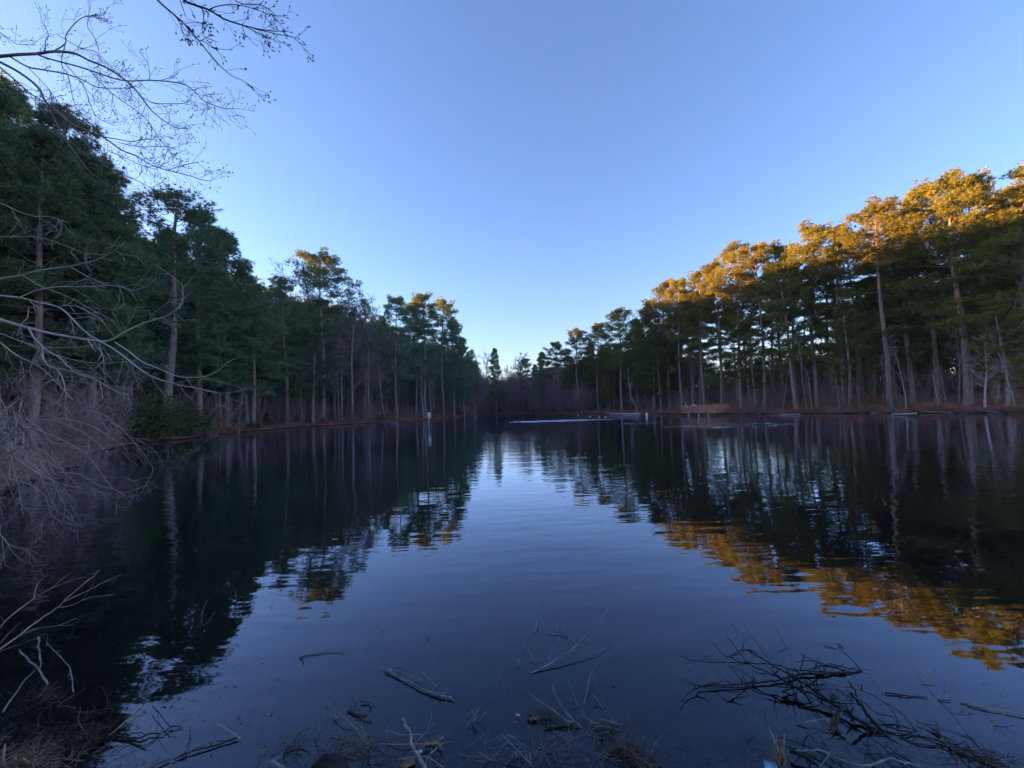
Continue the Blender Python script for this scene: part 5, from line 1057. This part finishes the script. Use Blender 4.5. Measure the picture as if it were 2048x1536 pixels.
# drift wood and stones along the banks, floating leaves near by
dm = []
for k in range(4):
    mb = MB(); b = wander(rngS, (-1, 0, .03), (1, 0, .02), 2.0, 7, .1); mb.tube(b, [.05, .03], 6, True)
    for j in range(4): q = along(b, rngS.uniform(.2, .9)); mb.tube(wander(rngS, q, (rngS.uniform(-1, 1), rngS.uniform(-1, 1), rngS.uniform(.1, 1)), rngS.uniform(.2, .6), 3, .2), [.02, .008], 4)
    dm.append(mb.mesh('driftwood', MT['grey_stick' if k % 2 else 'brown_stick'], True))
sm = []
for k in range(3):
    mb = MB(); V = []
    for i in range(6):
        for j in range(9): th = i / 5 * math.pi; ph = j / 9 * 2 * math.pi; r = 1 + .18 * math.sin(2 * ph + i + k) + rngS.uniform(-.08, .08); V.append((.5 * r * math.sin(th) * math.cos(ph), .35 * r * math.sin(th) * math.sin(ph), .25 * r * math.cos(th)))
    mb.add(V, q=[(i * 9 + j, i * 9 + (j + 1) % 9, (i + 1) * 9 + (j + 1) % 9, (i + 1) * 9 + j) for i in range(5) for j in range(9)]); sm.append(mb.mesh('stone', MT['stone'], True))
for k in range(96):
    px = 430 + (1680 if k < 60 else 1600) * ((k * .618) % 1) + rngS.uniform(-8, 8); Y = shore_depth(px) + rngS.uniform(-.35, .5); p = D(px, 800, Y); z = gz(p.x, p.y)
    o = bpy.data.objects.new('driftwood' if k < 60 else 'stone', dm[k % 4] if k < 60 else sm[k % 3]); COL.objects.link(o); sc_ = rngS.uniform(.4, 1.3) * (1 if k < 60 else .7)
    o.location = (p.x, p.y, max(z, -.02)); o.scale = (sc_, sc_, sc_); o.rotation_euler = (0, 0, rngS.uniform(-.6, .6) + (math.pi if k % 2 else 0))
    tag(o, ('piece of driftwood on the waterline ' if k < 60 else 'small stone on the waterline ') + zone(px), 'driftwood' if k < 60 else 'stone', 'driftwood along the banks' if k < 60 else 'stones along the banks')
mb = MB()
for k in range(130):
    if k < 60: x, y = rngS.uniform(250, 560), rngS.uniform(1290, 1530)
    else: x, y = rngS.uniform(300, 2048), 1536 - abs(rngS.normal(0, 230))
    if y < 950: continue
    c = W(x, y, .004); s_ = rngS.uniform(.003, .011) ** 1; a = rngS.uniform(0, 6.28)
    V = [(c.x + s_ * f * math.cos(a + t), c.y + s_ * f * .5 * math.sin(a + t), .004 + rngS.uniform(0, .006)) for t, f in ((0, 1.5), (1.2, .8), (2.4, 1), (3.6, 1.2), (4.9, .8))]
    mb.add([(c.x, c.y, .007)] + V, t=[(0, 1 + i, 1 + (i + 1) % 5) for i in range(5)])
tag(mb.build('floating_leaves', MT['brown_stick']), 'scattered leaf bits floating on the near water', 'leaves', kind='stuff')
# small stone at the bottom edge, teal scrap
c = c5((590, 1440), .0); mb = MB(); rr = np.random.default_rng(8)
rings = 7; seg = 12; V = []; 
for i in range(rings):
    th = i / (rings - 1) * math.pi
    for j in range(seg): ph = j / seg * 2 * math.pi; r = 1 + .12 * math.sin(3 * ph + i) + rr.uniform(-.05, .05); V.append((.10 * r * math.sin(th) * math.cos(ph), .07 * r * math.sin(th) * math.sin(ph), .045 * r * math.cos(th)))
mb.add(V, q=[(i * seg + j, i * seg + (j + 1) % seg, (i + 1) * seg + (j + 1) % seg, (i + 1) * seg + j) for i in range(rings - 1) for j in range(seg)])
o = mb.build('stone', MT['dark_bark'], smooth=True); o.location = c; tag(o, 'dark wet stone just breaking the surface at the bottom edge', 'stone')
c = [c7((100, 1385), .03), c7((200, 1405), .045), c7((215, 1460), .02), c7((118, 1460), .01)]; mb = MB(); mb.add([tuple(p) for p in c] + [tuple(p - Vector((0, 0, .006))) for p in c], q=[(0, 3, 2, 1), (4, 5, 6, 7), (0, 1, 5, 4), (1, 2, 6, 5), (2, 3, 7, 6), (3, 0, 4, 7)])
tag(mb.build('plastic_scrap', MT['teal']), 'crumpled teal and white plastic scrap at the bottom edge', 'litter')
print('objects', len(bpy.data.objects))

# ------------------------------------------------------------------ evening air
hz = MB(); hz.box((300, 650, 21), (4000, 3600, 60)); hm = bpy.data.materials.new('thin evening air'); hm.use_nodes = True; n = hm.node_tree; n.nodes.clear()
ho = n.nodes.new('ShaderNodeOutputMaterial'); pv = n.nodes.new('ShaderNodeVolumePrincipled'); pv.inputs['Color'].default_value = (0.92, 0.92, 1.0, 1); pv.inputs['Density'].default_value = 0.0002
n.links.new(pv.outputs[0], ho.inputs['Volume']); tag(hz.build('haze', hm), kind='stuff')
